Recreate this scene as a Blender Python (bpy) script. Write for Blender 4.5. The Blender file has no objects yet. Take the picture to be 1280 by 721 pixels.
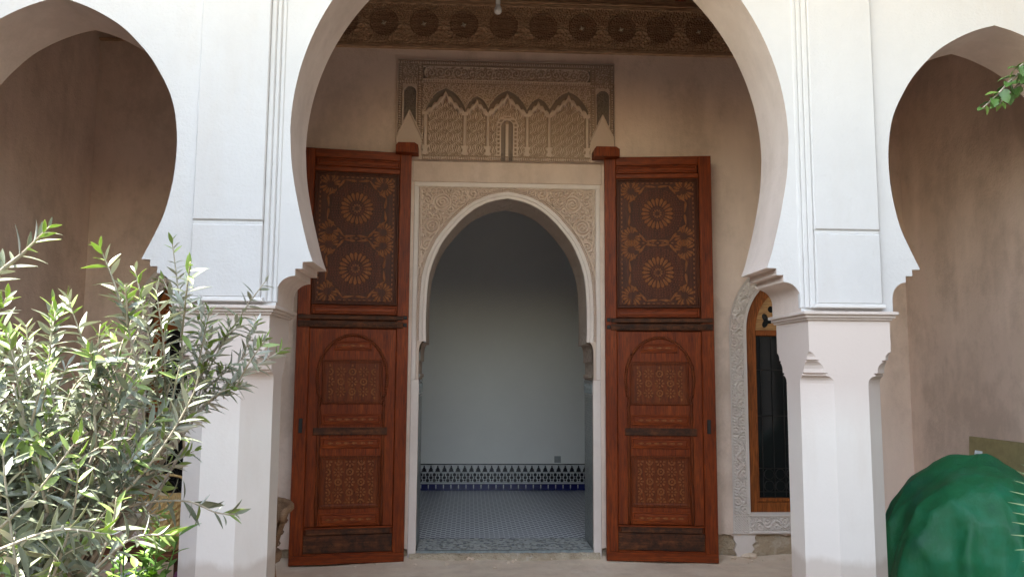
import bpy, bmesh, math, random
import numpy as np
from mathutils import Vector, Matrix

# ---------------------------------------------------------------- camera, sky, sun, exposure
sc = bpy.context.scene
col = sc.collection
YF, YB = 4.2, 6.9            # arcade front, gallery back wall
YK = 4.61                    # arcade back
XL, XR = -3.25, 3.88         # gallery end walls
YR = 10.4                    # far wall of the room
PITCH, YAW, ROLL, EYE = math.radians(6.1), math.radians(3.0), math.radians(0.37), 1.55
FWD = Vector((math.sin(YAW)*math.cos(PITCH), math.cos(YAW)*math.cos(PITCH), math.sin(PITCH)))
r0 = Vector((math.cos(YAW), -math.sin(YAW), 0)); u0 = r0.cross(FWD)
CR = math.cos(ROLL)*r0 + math.sin(ROLL)*u0
CU = -math.sin(ROLL)*r0 + math.cos(ROLL)*u0
cam = bpy.data.cameras.new('camera'); cam.sensor_width = 36; cam.lens = 28.125
cam.clip_start = 0.05; cam.clip_end = 400
cam_o = bpy.data.objects.new('camera', cam); col.objects.link(cam_o)
m = Matrix((CR, CU, -FWD)).transposed().to_4x4(); m.translation = (0, 0, EYE)
cam_o.matrix_world = m
sc.camera = cam_o

SUN_EL, SUN_AZ = math.radians(66), math.radians(-80)      # azimuth from +Y towards +X
w = bpy.data.worlds.new('World'); sc.world = w; w.use_nodes = True
nt = w.node_tree; nt.nodes.clear()
sky = nt.nodes.new('ShaderNodeTexSky'); sky.sky_type = 'NISHITA'; sky.sun_disc = False
sky.sun_elevation = SUN_EL; sky.sun_rotation = SUN_AZ; sky.dust_density = .8; sky.air_density = 2.0; sky.ozone_density = .0
bg = nt.nodes.new('ShaderNodeBackground'); bg.inputs[1].default_value = 0.15
wo = nt.nodes.new('ShaderNodeOutputWorld')
tint = nt.nodes.new('ShaderNodeMix'); tint.data_type = 'RGBA'; tint.blend_type = 'MULTIPLY'; tint.inputs[0].default_value = 1; tint.inputs[7].default_value = (1.15, .95, .835, 1)   # white balance of the daylight
nt.links.new(sky.outputs[0], tint.inputs[6]); nt.links.new(tint.outputs[2], bg.inputs[0]); nt.links.new(bg.outputs[0], wo.inputs[0])
sun = bpy.data.lights.new('sun', 'SUN'); sun.energy = 4.2; sun.angle = math.radians(0.6); sun.color = (1, .95, .87)
sun_o = bpy.data.objects.new('sun', sun); col.objects.link(sun_o)
sd = Vector((math.sin(SUN_AZ)*math.cos(SUN_EL), math.cos(SUN_AZ)*math.cos(SUN_EL), math.sin(SUN_EL)))
sun_o.rotation_euler = sd.to_track_quat('Z', 'Y').to_euler(); sun_o.location = (0, 3, 12)
vs = sc.view_settings; vs.view_transform = 'Standard'; vs.look = 'None'; vs.gamma = 1
vs.exposure = 3.18
sc.render.engine = 'CYCLES'
cy = sc.cycles; cy.use_denoising = True; cy.max_bounces = 12; cy.diffuse_bounces = 8; cy.glossy_bounces = 4
cy.transmission_bounces = 6; cy.sample_clamp_indirect = 8; cy.caustics_reflective = False; cy.caustics_refractive = False
rnd = random.Random(7); nrs = np.random.RandomState(5)

# ---------------------------------------------------------------- materials
def nodes(name):
    mt = bpy.data.materials.new(name); mt.use_nodes = True
    t = mt.node_tree; return mt, t, t.nodes['Principled BSDF']
def N(t, kind, **kw):
    n = t.nodes.new(kind)
    for k, v in kw.items():
        if isinstance(k, str) and k.startswith('i_'): n.inputs[k[2:].replace('_', ' ')].default_value = v
        else: setattr(n, k, v)
    return n
def ramp(t, src, stops):
    r = t.nodes.new('ShaderNodeValToRGB'); e = r.color_ramp.elements
    while len(e) < len(stops): e.new(0.5)
    for q, (p, c) in zip(e, stops): q.position = p; q.color = (*c, 1)
    t.links.new(src, r.inputs[0]); return r.outputs[0]
def mixc(t, fac, a, b, blend='MIX'):
    n = N(t, 'ShaderNodeMix', data_type='RGBA', blend_type=blend)
    for s, v in ((n.inputs[0], fac), (n.inputs[6], a), (n.inputs[7], b)):
        if hasattr(v, 'is_linked'): t.links.new(v, s)
        elif isinstance(v, (int, float)): s.default_value = v
        else: s.default_value = (*v, 1)
    return n.outputs[2]
def coords(t, scale=(1, 1, 1)):
    tc = N(t, 'ShaderNodeTexCoord'); mp = N(t, 'ShaderNodeMapping'); mp.inputs['Scale'].default_value = scale
    geo = N(t, 'ShaderNodeNewGeometry')
    t.links.new(geo.outputs['Position'], mp.inputs[0]); return mp.outputs[0]
def objcoords(t, scale=(1, 1, 1)):
    tc = N(t, 'ShaderNodeTexCoord'); mp = N(t, 'ShaderNodeMapping'); mp.inputs['Scale'].default_value = scale
    t.links.new(tc.outputs['Object'], mp.inputs[0]); return mp.outputs[0]
def noise(t, vec, sc_, det=5, rough=.6):
    n = N(t, 'ShaderNodeTexNoise'); n.inputs['Scale'].default_value = sc_; n.inputs['Detail'].default_value = det
    n.inputs['Roughness'].default_value = rough; t.links.new(vec, n.inputs['Vector']); return n.outputs['Fac']
def bump(t, b, h, strength=.3, dist=.01):
    n = N(t, 'ShaderNodeBump'); n.inputs['Strength'].default_value = strength; n.inputs['Distance'].default_value = dist
    t.links.new(h, n.inputs['Height']); t.links.new(n.outputs[0], b.inputs['Normal']); return n
def plaster(name, c, c2, c3=None, big=.8, fine=60, bs=.25, rough=.85, bd=.004, streak=True, mott=0):
    mt, t, b = nodes(name); v = coords(t)
    n1 = noise(t, v, big, 7, .62); n2 = noise(t, v, big*5.3, 6, .7)
    cc = mixc(t, ramp(t, n1, [(.33, (0, 0, 0)), (.68, (1, 1, 1))]), c, c2)
    if c3:
        vv = coords(t, (2.2, 2.2, .55)) if streak else v
        n4 = noise(t, vv, big*2.1, 7, .66)
        cc = mixc(t, ramp(t, n4, [(.53, (0, 0, 0)), (.72, (.8, .8, .8))]), cc, c3)
    if mott:
        n6 = noise(t, coords(t, (1, 1, .8)), big*3.4, 9, .72); n7 = noise(t, coords(t, (1.3, 1.3, .35)), big*1.7, 6, .6)
        cc = mixc(t, ramp(t, n6, [(.46, (0, 0, 0)), (.60, (mott, mott, mott))]), cc, tuple(x*.86 for x in c2))
        cc = mixc(t, ramp(t, n7, [(.48, (0, 0, 0)), (.66, (mott, mott, mott))]), cc, tuple(min(.85, x*1.12) for x in c))
    cc = mixc(t, ramp(t, n2, [(.25, (.09, .09, .09)), (.75, (0, 0, 0))]), cc, tuple(x*.55 for x in c))
    t.links.new(cc, b.inputs['Base Color']); b.inputs['Roughness'].default_value = rough
    b.inputs['Specular IOR Level'].default_value = .25
    n3 = noise(t, v, fine, 4, .6); n5 = noise(t, v, 7, 4, .55)
    ad = N(t, 'ShaderNodeMath', operation='MULTIPLY_ADD'); t.links.new(n5, ad.inputs[0]); ad.inputs[1].default_value = 2.5; t.links.new(n3, ad.inputs[2])
    bump(t, b, ad.outputs[0], bs, bd); return mt
def shaftmat():
    mt = plaster('shaft_plaster', (.77, .715, .65), (.74, .68, .615), (.71, .64, .57), big=1.1, bs=.22); t = mt.node_tree; b = t.nodes['Principled BSDF']
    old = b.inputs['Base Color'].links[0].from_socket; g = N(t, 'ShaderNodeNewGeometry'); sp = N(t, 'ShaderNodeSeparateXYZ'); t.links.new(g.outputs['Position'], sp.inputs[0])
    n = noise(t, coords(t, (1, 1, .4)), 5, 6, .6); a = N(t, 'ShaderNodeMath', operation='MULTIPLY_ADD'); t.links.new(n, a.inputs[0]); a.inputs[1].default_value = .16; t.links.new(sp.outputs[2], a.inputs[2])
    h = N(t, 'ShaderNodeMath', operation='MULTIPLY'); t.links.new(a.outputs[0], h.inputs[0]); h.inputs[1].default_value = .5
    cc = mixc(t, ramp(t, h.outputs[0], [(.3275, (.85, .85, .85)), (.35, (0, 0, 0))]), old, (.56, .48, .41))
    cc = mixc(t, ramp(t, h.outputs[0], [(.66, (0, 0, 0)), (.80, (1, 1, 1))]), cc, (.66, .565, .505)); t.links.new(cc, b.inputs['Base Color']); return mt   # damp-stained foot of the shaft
def wood(name, c, c2, c3, axis='z', rough=.5, wear=.0, sc_=1.0, dark=(.02, .008, .004)):
    mt, t, b = nodes(name)
    s = {'z': (9, 9, .7), 'x': (.7, 9, 9), 'y': (9, .7, 9)}[axis]
    v = objcoords(t, tuple(q*sc_ for q in s)); n1 = noise(t, v, 2.2, 8, .68)
    n2 = noise(t, objcoords(t, tuple(q*3.2*sc_ for q in s)), 4, 4, .6)
    n4 = noise(t, coords(t), 2.3, 5, .6)
    cc = ramp(t, n1, [(.28, c2), (.5, c), (.74, c3)])
    cc = mixc(t, ramp(t, n2, [(.38, (.55, .55, .55)), (.58, (0, 0, 0))]), cc, dark)
    cc = mixc(t, ramp(t, n4, [(.45, (0, 0, 0)), (.75, (.45, .45, .45))]), cc, c2)
    if wear:
        n5 = noise(t, coords(t, (1, 1, 1)), 9, 6, .75)
        cc = mixc(t, ramp(t, n5, [(.5-wear*.3, (0, 0, 0)), (.62, (.9, .9, .9))]), cc, dark)
    t.links.new(cc, b.inputs['Base Color']); b.inputs['Roughness'].default_value = rough
    b.inputs['Specular IOR Level'].default_value = .2
    bump(t, b, n1, .25, .004); return mt
def plain(name, c, rough=.6, metal=0, spec=.4, var=.15, sc_=12):
    mt, t, b = nodes(name); n = noise(t, coords(t), sc_, 5, .6)
    cc = mixc(t, ramp(t, n, [(.3, (0, 0, 0)), (.7, (1, 1, 1))]), tuple(x*(1-var) for x in c), tuple(min(1, x*(1+var)) for x in c))
    t.links.new(cc, b.inputs['Base Color']); b.inputs['Roughness'].default_value = rough; b.inputs['Metallic'].default_value = metal
    b.inputs['Specular IOR Level'].default_value = spec; return mt

MT = {}
MT['white'] = plaster('white_plaster', (.64, .625, .61), (.615, .60, .585), (.60, .565, .53), big=.5, bs=.4, bd=.006, mott=.16)
MT['cap'] = plaster('pillar_plaster', (.72, .70, .675), (.69, .665, .64), (.67, .625, .585), big=1.1, bs=.22)
MT['shaft'] = shaftmat()
MT['capital'] = plaster('capital_plaster', (.66, .575, .515), (.61, .52, .46), (.68, .595, .54), big=1.6, bs=.25, mott=.3)
MT['intrados'] = plaster('arch_plaster', (.74, .635, .565), (.68, .56, .485), (.75, .63, .57), big=1.3, bs=.35, mott=.5)
MT['wall'] = plaster('beige_plaster', (.76, .60, .50), (.69, .525, .42), (.76, .575, .485), big=.8, bs=.5, bd=.008, mott=.9)
MT['ochre'] = plaster('grey_plaster', (.105, .105, .105), (.085, .085, .085), None, big=.5)
MT['paving'] = plaster('courtyard_paving', (.10, .085, .07), (.075, .065, .055), None, big=1.2, streak=False)
MT['frameplaster'] = plaster('pale_pink_plaster', (.71, .62, .56), (.66, .56, .50), (.70, .565, .52), big=1.6, bs=.3, mott=.3)
MT['lintelp'] = plaster('warm_lintel_plaster', (.62, .48, .395), (.56, .42, .335), (.66, .525, .45), big=2.0, bs=.35, mott=.5)
MT['stucco'] = plaster('carved_stucco', (.62, .49, .405), (.55, .42, .335), (.62, .47, .39), big=2.2, fine=150, bs=.2)
MT['stuccodark'] = plaster('stucco_old_paint', (.20, .165, .14), (.26, .19, .15), None, big=3, fine=150)
MT['stuccored'] = plaster('stucco_red_brown', (.33, .235, .175), (.38, .28, .21), None, big=3, fine=150)  # red-brown stucco tone for the side borders and the low relief
MT['core'] = plaster('earth_wall', (.52, .40, .275), (.40, .295, .195), (.62, .53, .43), big=4, fine=40, bs=1.0, bd=.03, streak=False)
MT['cement'] = plaster('dusty_cement', (.80, .635, .485), (.70, .54, .40), (.83, .71, .58), big=1.5, fine=50, bs=.6, streak=False, mott=.5)
MT['roomwall'] = plaster('room_white', (.78, .775, .765), (.75, .745, .735), None, big=.6, bs=.1)
MT['sill'] = plaster('rough_sill', (.56, .46, .34), (.36, .27, .18), (.68, .60, .50), big=6, fine=45, bs=1, bd=.02, streak=False)
W1, W2, W3 = (.22, .036, .0045), (.10, .014, .002), (.31, .064, .010)
MT['wood'] = wood('cedar', W1, W2, W3, 'z')
MT['woodx'] = wood('cedar_rail', W1, W2, W3, 'x')
MT['woodp'] = wood('cedar_panel', (.16, .032, .006), (.085, .015, .003), (.22, .055, .012), 'z', sc_=1.4)
MT['woodd'] = wood('cedar_inlay_ground', (.085, .021, .007), (.045, .010, .004), (.13, .036, .012), 'z', sc_=1.5)
MT['woodw'] = wood('worn_cedar', (.13, .040, .014), (.05, .018, .009), (.27, .095, .03), 'x', rough=.65, wear=.4, dark=(.018, .010, .007))
MT['inlay'] = wood('pale_inlay', (.30, .10, .028), (.21, .06, .015), (.38, .15, .045), 'z', sc_=3)
MT['winwood'] = wood('window_cedar', (.30, .085, .018), (.20, .05, .011), (.40, .13, .03), 'z')
MT['winwoodl'] = wood('window_cedar_pale', (.46, .25, .10), (.38, .18, .07), (.52, .30, .13), 'x')
MT['friezewood'] = wood('painted_frieze', (.58, .37, .22), (.44, .26, .15), (.66, .47, .30), 'x', rough=.6)
MT['friezedark'] = wood('painted_frieze_dark', (.36, .21, .12), (.27, .15, .085), (.43, .27, .16), 'x', rough=.6)
MT['friezelight'] = wood('frieze_star', (.72, .62, .46), (.62, .52, .38), (.78, .68, .52), 'x', rough=.6)
MT['beam'] = wood('ceiling_wood', (.20, .05, .022), (.11, .022, .012), (.27, .08, .03), 'y', rough=.6)
MT['iron'] = plain('dark_iron', (.03, .028, .026), .6, .6)
MT['glassw'] = plain('bulb_white', (.75, .74, .7), .15, var=.02)
MT['plastic'] = plain('grey_plastic', (.28, .30, .31), .4)
MT['blue'] = plain('cobalt_tile', (.012, .014, .10), .12, spec=.6, var=.35, sc_=25)
MT['black'] = plain('black_tile', (.012, .012, .022), .12, spec=.6, var=.4, sc_=25)
MT['whitet'] = plain('white_tile', (.55, .56, .57), .15, spec=.6, var=.12, sc_=25)
MT['grout'] = plain('tile_bed', (.42, .43, .44), .5, var=.15)
MT['greyt'] = plain('grey_tile', (.22, .25, .25), .18, var=.3, sc_=25)
MT['wicker'] = wood('wicker', (.34, .21, .12), (.22, .12, .065), (.46, .31, .19), 'x', rough=.65, sc_=6)
MT['straw'] = wood('straw', (.60, .40, .16), (.46, .28, .10), (.70, .52, .26), 'z', rough=.75, sc_=4)
MT['terracotta'] = plain('terracotta', (.45, .09, .03), .65, var=.25)
MT['sack'] = plain('pale_sack', (.5, .5, .52), .4, var=.3, sc_=30)
MT['purple'] = plain('purple_cloth', (.09, .02, .05), .9)
MT['board'] = plain('olive_board', (.33, .27, .13), .8, var=.2)
MT['paper'] = plain('white_paper', (.72, .74, .76), .7, var=.05)
MT['twig'] = plain('olive_twig', (.36, .32, .24), .85, var=.3, sc_=60)
MT['bark'] = plain('bark', (.20, .17, .13), .95, var=.4, sc_=30)
MT['soil'] = plain('soil', (.05, .035, .025), .95, var=.4, sc_=60)

def leafmat(name, c, c2, trans=.25, rough=.4, spec=.5):
    mt, t, b = nodes(name)
    oi = N(t, 'ShaderNodeNewGeometry')
    n = noise(t, coords(t), 9, 3, .6)
    cc = mixc(t, ramp(t, n, [(.3, (0, 0, 0)), (.7, (1, 1, 1))]), c, c2)
    t.links.new(cc, b.inputs['Base Color']); b.inputs['Roughness'].default_value = rough
    b.inputs['Specular IOR Level'].default_value = spec
    tr = N(t, 'ShaderNodeBsdfTranslucent'); t.links.new(mixc(t, .5, cc, (c[0]*2, c[1]*2, c[2])), tr.inputs[0])
    mx = N(t, 'ShaderNodeMixShader'); mx.inputs[0].default_value = trans
    t.links.new(b.outputs[0], mx.inputs[1]); t.links.new(tr.outputs[0], mx.inputs[2])
    t.links.new(mx.outputs[0], t.nodes['Material Output'].inputs[0]); return mt
MT['olive_top'] = leafmat('olive_leaf_top', (.15, .18, .12), (.21, .235, .165), .18, .33, .7)
MT['olive_under'] = leafmat('olive_leaf_underside', (.50, .52, .47), (.58, .60, .54), .18, .45, .5)
MT['olive_young'] = leafmat('olive_leaf_young', (.22, .31, .09), (.30, .40, .13), .35, .42)
MT['green'] = leafmat('green_leaf', (.07, .15, .03), (.12, .23, .05), .3, .4)
MT['greenl'] = leafmat('fresh_leaf', (.16, .28, .05), (.24, .36, .08), .35, .45)
MT['palm'] = leafmat('palm_blade', (.17, .26, .12), (.24, .32, .16), .15, .45)

def tarpmat():
    mt, t, b = nodes('green_tarpaulin'); v = coords(t)
    n1 = noise(t, v, 3.2, 6, .62); n2 = noise(t, coords(t, (1, 1, .35)), 9, 5, .7); n3 = noise(t, v, 260, 2, .5)
    cc = ramp(t, n1, [(.3, (.008, .085, .045)), (.52, (.010, .125, .045)), (.72, (.015, .17, .085))])
    cc = mixc(t, ramp(t, n2, [(.55, (0, 0, 0)), (.78, (.45, .45, .45))]), cc, (.07, .19, .13))
    t.links.new(cc, b.inputs['Base Color']); b.inputs['Roughness'].default_value = .55; b.inputs['Specular IOR Level'].default_value = .35
    ad = N(t, 'ShaderNodeMath', operation='MULTIPLY_ADD'); t.links.new(n3, ad.inputs[0]); ad.inputs[1].default_value = .12; t.links.new(n2, ad.inputs[2])
    bump(t, b, ad.outputs[0], .5, .02); return mt
MT['tarp'] = tarpmat()

def zellige_floor():
    mt, t, b = nodes('blue_white_zellige'); g = N(t, 'ShaderNodeNewGeometry'); s = N(t, 'ShaderNodeSeparateXYZ'); t.links.new(g.outputs['Position'], s.inputs[0])
    def wave(o, period, fn='COSINE'):
        a = N(t, 'ShaderNodeMath', operation='MULTIPLY'); t.links.new(o, a.inputs[0]); a.inputs[1].default_value = math.pi/period
        c = N(t, 'ShaderNodeMath', operation=fn); t.links.new(a.outputs[0], c.inputs[0]); return c.outputs[0]
    p = .045
    mu = N(t, 'ShaderNodeMath', operation='MULTIPLY'); t.links.new(wave(s.outputs[0], p), mu.inputs[0]); t.links.new(wave(s.outputs[1], p), mu.inputs[1])
    k = ramp(t, mu.outputs[0], [(.0, (.36, .37, .40)), (.08, (.36, .37, .40)), (.12, (.010, .011, .05))])
    mu2 = N(t, 'ShaderNodeMath', operation='MULTIPLY_ADD'); t.links.new(mu.outputs[0], mu2.inputs[0]); mu2.inputs[1].default_value = .5; mu2.inputs[2].default_value = .5
    k = ramp(t, mu2.outputs[0], [(.0, (.74, .75, .78)), (.56, (.68, .69, .72)), (.60, (.010, .011, .05)), (1, (.018, .02, .10))])
    n = noise(t, coords(t), 3, 5, .7)
    k = mixc(t, ramp(t, n, [(.35, (0, 0, 0)), (.8, (.15, .15, .15))]), k, (.14, .14, .16))
    t.links.new(k, b.inputs['Base Color']); b.inputs['Roughness'].default_value = .28; b.inputs['Specular IOR Level'].default_value = .5
    bump(t, b, mu2.outputs[0], .15, .003); return mt
MT['zellige'] = zellige_floor()
def mosaic(name, cs, scale):
    mt, t, b = nodes(name); v = coords(t); vo = N(t, 'ShaderNodeTexVoronoi'); vo.inputs['Scale'].default_value = scale; vo.inputs['Randomness'].default_value = .55
    t.links.new(v, vo.inputs['Vector']); sp = N(t, 'ShaderNodeSeparateColor'); t.links.new(vo.outputs['Color'], sp.inputs[0])
    k = ramp(t, sp.outputs[0], [(i/(len(cs)), c) for i, c in enumerate(cs)])
    k.node.color_ramp.interpolation = 'CONSTANT'
    ve = N(t, 'ShaderNodeTexVoronoi', feature='DISTANCE_TO_EDGE'); ve.inputs['Scale'].default_value = scale; ve.inputs['Randomness'].default_value = .55; t.links.new(v, ve.inputs['Vector'])
    k2 = mixc(t, ramp(t, ve.outputs['Distance'], [(.03, (1, 1, 1)), (.09, (0, 0, 0))]), k, (.40, .40, .38))
    t.links.new(k2, b.inputs['Base Color']); b.inputs['Roughness'].default_value = .3
    bump(t, b, ve.outputs['Distance'], .2, .004); return mt
MT['mosaic'] = mosaic('threshold_mosaic', [(.60, .61, .59), (.03, .035, .06), (.52, .54, .54), (.62, .62, .60), (.05, .07, .10), (.58, .58, .52), (.12, .11, .07)], 34)
MT['jambmosaic'] = mosaic('jamb_mosaic', [(.06, .085, .08), (.16, .18, .17), (.03, .04, .045), (.20, .21, .19), (.08, .12, .105)], 48)
def glassmat():
    mt, t, b = nodes('window_glass'); b.inputs['Base Color'].default_value = (.012, .013, .013, 1); b.inputs['Roughness'].default_value = .06
    b.inputs['Specular IOR Level'].default_value = .35; return mt
MT['glass'] = glassmat()

# ---------------------------------------------------------------- object helpers
ORG = {}
def finish(o, parent, c):
    col.objects.link(o)
    if parent is not None: o.parent = parent; o.location = Vector(c) - ORG[parent.name]
    else: o.location = c
    ORG[o.name] = Vector(c)
    return o
def meshdata(name, V, F, mats, idx=None, smooth=False, sharp=None):
    me = bpy.data.meshes.new(name); V = np.asarray(V, dtype=float)
    me.from_pydata(V.tolist() if len(V) else [], [], F if isinstance(F, list) else F.tolist())
    for q in (mats if isinstance(mats, (list, tuple)) else [mats]): me.materials.append(MT[q])
    if idx is not None: me.polygons.foreach_set('material_index', np.asarray(idx, dtype=np.int32))
    if smooth: me.polygons.foreach_set('use_smooth', [True]*len(me.polygons))
    if sharp is not None: me.set_sharp_from_angle(angle=math.radians(sharp))
    me.update(); return me
def add(name, V, F, mats, parent=None, idx=None, smooth=False, sharp=None, base=False):
    V = np.asarray(V, dtype=float); lo, hi = V.min(0), V.max(0); c = (lo+hi)/2
    if base: c[2] = lo[2]
    o = bpy.data.objects.new(name, meshdata(name, V-c, F, mats, idx, smooth, sharp)); return finish(o, parent, c)
def share(name, me, loc, parent, rot=None, scale=None):
    o = bpy.data.objects.new(name, me); finish(o, parent, loc)
    if rot: o.rotation_euler = rot
    if scale: o.scale = scale
    return o
def thing(name, label, cat, loc, group=None, local=False):
    o = bpy.data.objects.new(name, None); o.empty_display_size = .1; col.objects.link(o); o.location = loc
    o['label'] = label; o['category'] = cat
    if group: o['group'] = group
    ORG[o.name] = Vector((0, 0, 0)) if local else Vector(loc); return o
def tag(o, label, cat, group=None):
    o['label'] = label; o['category'] = cat
    if group: o['group'] = group
    return o
def struct(o): o['kind'] = 'structure'; return o
def stuff(o): o['kind'] = 'stuff'; return o
class MB:
    def __init__(s): s.V = []; s.F = []; s.I = []
    def add(s, V, F, i=0):
        n = len(s.V); s.V += [tuple(map(float, v)) for v in V]; s.F += [tuple(n+q for q in f) for f in F]; s.I += [i]*len(F); return s
    def box(s, x0, x1, y0, y1, z0, z1, i=0):
        V = [(x, y, z) for z in (z0, z1) for y in (y0, y1) for x in (x0, x1)]
        return s.add(V, [(0, 2, 3, 1), (4, 5, 7, 6), (0, 1, 5, 4), (2, 6, 7, 3), (0, 4, 6, 2), (1, 3, 7, 5)], i)
    def bbox(s, x0, x1, y0, y1, z0, z1, b=.004, i=0):
        """box with chamfered edges towards -y"""
        a = [(x0, y1), (x1, y1)]
        r0 = [(x0, y1, z0), (x1, y1, z0), (x1, y1, z1), (x0, y1, z1)]
        r1 = [(x0, y0+b, z0), (x1, y0+b, z0), (x1, y0+b, z1), (x0, y0+b, z1)]
        r2 = [(x0+b, y0, z0+b), (x1-b, y0, z0+b), (x1-b, y0, z1-b), (x0+b, y0, z1-b)]
        F = [(0, 3, 2, 1)]
        for k in (0, 4):
            for q in range(4): F.append((k+q, k+(q+1) % 4, k+4+(q+1) % 4, k+4+q))
        F.append((8, 9, 10, 11)); return s.add(r0+r1+r2, F, i)
    def out(s, name, mats, parent=None, smooth=False, sharp=None, base=False): return add(name, s.V, s.F, mats, parent, s.I, smooth, sharp, base)
def loft(rings, closed=True, cap0=False, cap1=False):
    n = len(rings[0]); V = [p for r in rings for p in r]; F = []
    for k in range(len(rings)-1):
        for q in range(n if closed else n-1):
            a, b = k*n+q, k*n+(q+1) % n; F.append((a, b, b+n, a+n))
    if cap0: F.append(tuple(range(n))[::-1])
    if cap1: F.append(tuple((len(rings)-1)*n+q for q in range(n)))
    return V, F
def tube(path, rad, n=6, caps=True):
    P = [Vector(p) for p in path]; R = rad if isinstance(rad, (list, tuple, np.ndarray)) else [rad]*len(P); rings = []
    up = Vector((.13, .31, .94)); side = None
    for k, p in enumerate(P):
        t = (P[min(k+1, len(P)-1)]-P[max(k-1, 0)]).normalized()
        if side is None: side = t.cross(up).normalized()
        side = (side-t*side.dot(t)).normalized(); b = t.cross(side)
        rings.append([tuple(p+side*math.cos(2*math.pi*q/n)*R[k]+b*math.sin(2*math.pi*q/n)*R[k]) for q in range(n)])
    return loft(rings, True, caps, caps)
def lathe(cx, cy, prof, n=20):
    rings = [[(cx+r*math.cos(2*math.pi*q/n), cy+r*math.sin(2*math.pi*q/n), z) for q in range(n)] for r, z in prof]
    return loft(rings, True, True, True)
def spline(P, k=6):
    P = [np.array(p, float) for p in P]; P = [2*P[0]-P[1]]+P+[2*P[-1]-P[-2]]; out = []
    for i in range(1, len(P)-2):
        for q in range(k):
            t = q/k; a, b, c, d = P[i-1], P[i], P[i+1], P[i+2]
            out.append(.5*((2*b)+(-a+c)*t+(2*a-5*b+4*c-d)*t*t+(-a+3*b-3*c+d)*t**3))
    out.append(P[-2]); return out
def plate(name, outlines, y0, y1, mats, parent=None, side=1, smooth=50):
    """flat plate in XZ between y0 (front) and y1 made from closed outlines (holes allowed)"""
    cu = bpy.data.curves.new('tmp', 'CURVE'); cu.dimensions = '2D'; cu.fill_mode = 'BOTH'; cu.extrude = abs(y1-y0)/2
    for ol in outlines:
        s = cu.splines.new('POLY'); s.points.add(len(ol)-1)
        for p, (x, z) in zip(s.points, ol): p.co = (x, z, 0, 1)
        s.use_cyclic_u = True
    to = bpy.data.objects.new('tmp', cu); col.objects.link(to); dg = bpy.context.evaluated_depsgraph_get()
    me = bpy.data.meshes.new_from_object(to.evaluated_get(dg)); bpy.data.objects.remove(to); bpy.data.curves.remove(cu)
    bm = bmesh.new(); bm.from_mesh(me); bpy.data.meshes.remove(me)
    bmesh.ops.remove_doubles(bm, verts=bm.verts, dist=1e-5)
    for v in bm.verts: x, z, d = v.co; v.co = (x, (y0+y1)/2-d, z)
    bmesh.ops.recalc_face_normals(bm, faces=bm.faces)
    V = np.array([v.co[:] for v in bm.verts]); bm.faces.ensure_lookup_table()
    F = [tuple(v.index for v in f.verts) for f in bm.faces]; I = [0 if abs(f.normal.y) > .5 else side for f in bm.faces]
    bm.free()
    return add(name, V, F, mats, parent, I if isinstance(mats, (list, tuple)) and len(mats) > 1 else None, True, smooth)
def offset(path, d):
    P = np.array(path, float); T = np.gradient(P, axis=0); T /= np.linalg.norm(T, axis=1)[:, None]+1e-9
    return np.stack([P[:, 0]-T[:, 1]*d, P[:, 1]+T[:, 0]*d], 1)
def hfield(name, xs, zs, H, y, amp, mats, parent, keep=None, idx=None):
    nx, nz = len(xs), len(zs); X, Z = np.meshgrid(xs, zs)
    V = np.stack([X.ravel(), (y-amp*H).ravel(), Z.ravel()], 1)
    i = np.arange(nz-1)[:, None]*nx+np.arange(nx-1)[None, :]
    F = np.stack([i, i+1, i+1+nx, i+nx], -1).reshape(-1, 4)
    mi = None
    if idx is not None: mi = idx[:-1, :-1].ravel()
    if keep is not None:
        k = keep[:-1, :-1].ravel() & keep[1:, 1:].ravel(); F = F[k]; mi = mi[k] if mi is not None else None
        used = np.unique(F); mp = -np.ones(len(V), int); mp[used] = np.arange(len(used)); V = V[used]; F = mp[F]
    return add(name, V, F.tolist(), mats, parent, mi, True)
def arabesque(X, Z, cell, seed, turns=2.2, leaf=.35):
    """carved scrolls: each cell a spiral, joined by leafy stems (0..1)"""
    r = np.random.RandomState(seed); x0, x1, z0, z1 = X.min(), X.max(), Z.min(), Z.max()
    pts = []
    ny = max(1, int(round((z1-z0)/cell))); nx = max(1, int(round((x1-x0)/cell)))
    for j in range(-1, ny+1):
        for i in range(-1, nx+1):
            pts.append((x0+(i+.5+.5*(j % 2)+r.uniform(-.16, .16))*(x1-x0)/nx, z0+(j+.5+r.uniform(-.16, .16))*(z1-z0)/ny))
    best = np.full(X.shape, 1e9); sec = np.full(X.shape, 1e9); A = np.zeros(X.shape); S = np.ones(X.shape)
    for k, (px, pz) in enumerate(pts):
        d = np.hypot(X-px, Z-pz); m_ = d < best
        sec = np.where(m_, best, np.minimum(sec, d)); best = np.where(m_, d, best)
        ph = r.uniform(0, 6.28); sg = 1 if r.rand() < .5 else -1
        A = np.where(m_, np.arctan2(Z-pz, X-px)*sg+ph, A)
    rr = best/cell
    sp = .5+.5*np.cos(2*np.pi*rr*turns*2-A)
    lf = .5+.5*np.cos(A*5+rr*9)*np.cos(rr*22)
    edge = np.clip((sec-best)/cell*4, 0, 1)
    h = np.where(rr < .42, sp, (1-leaf)*lf+leaf*sp)*(.45+.55*edge)+(1-edge)*.25
    return np.clip((h-.36)*3.2, 0, 1)
def dots(S, T, per, lo, hi):
    """row of beads along S inside T band"""
    c = (lo+hi)/2; w_ = (hi-lo)/2
    return np.where((T > lo) & (T < hi), (np.cos(2*np.pi*S/per)*.5+.5)*np.clip(1.3-np.abs(T-c)/w_, 0, 1), 0)

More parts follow.
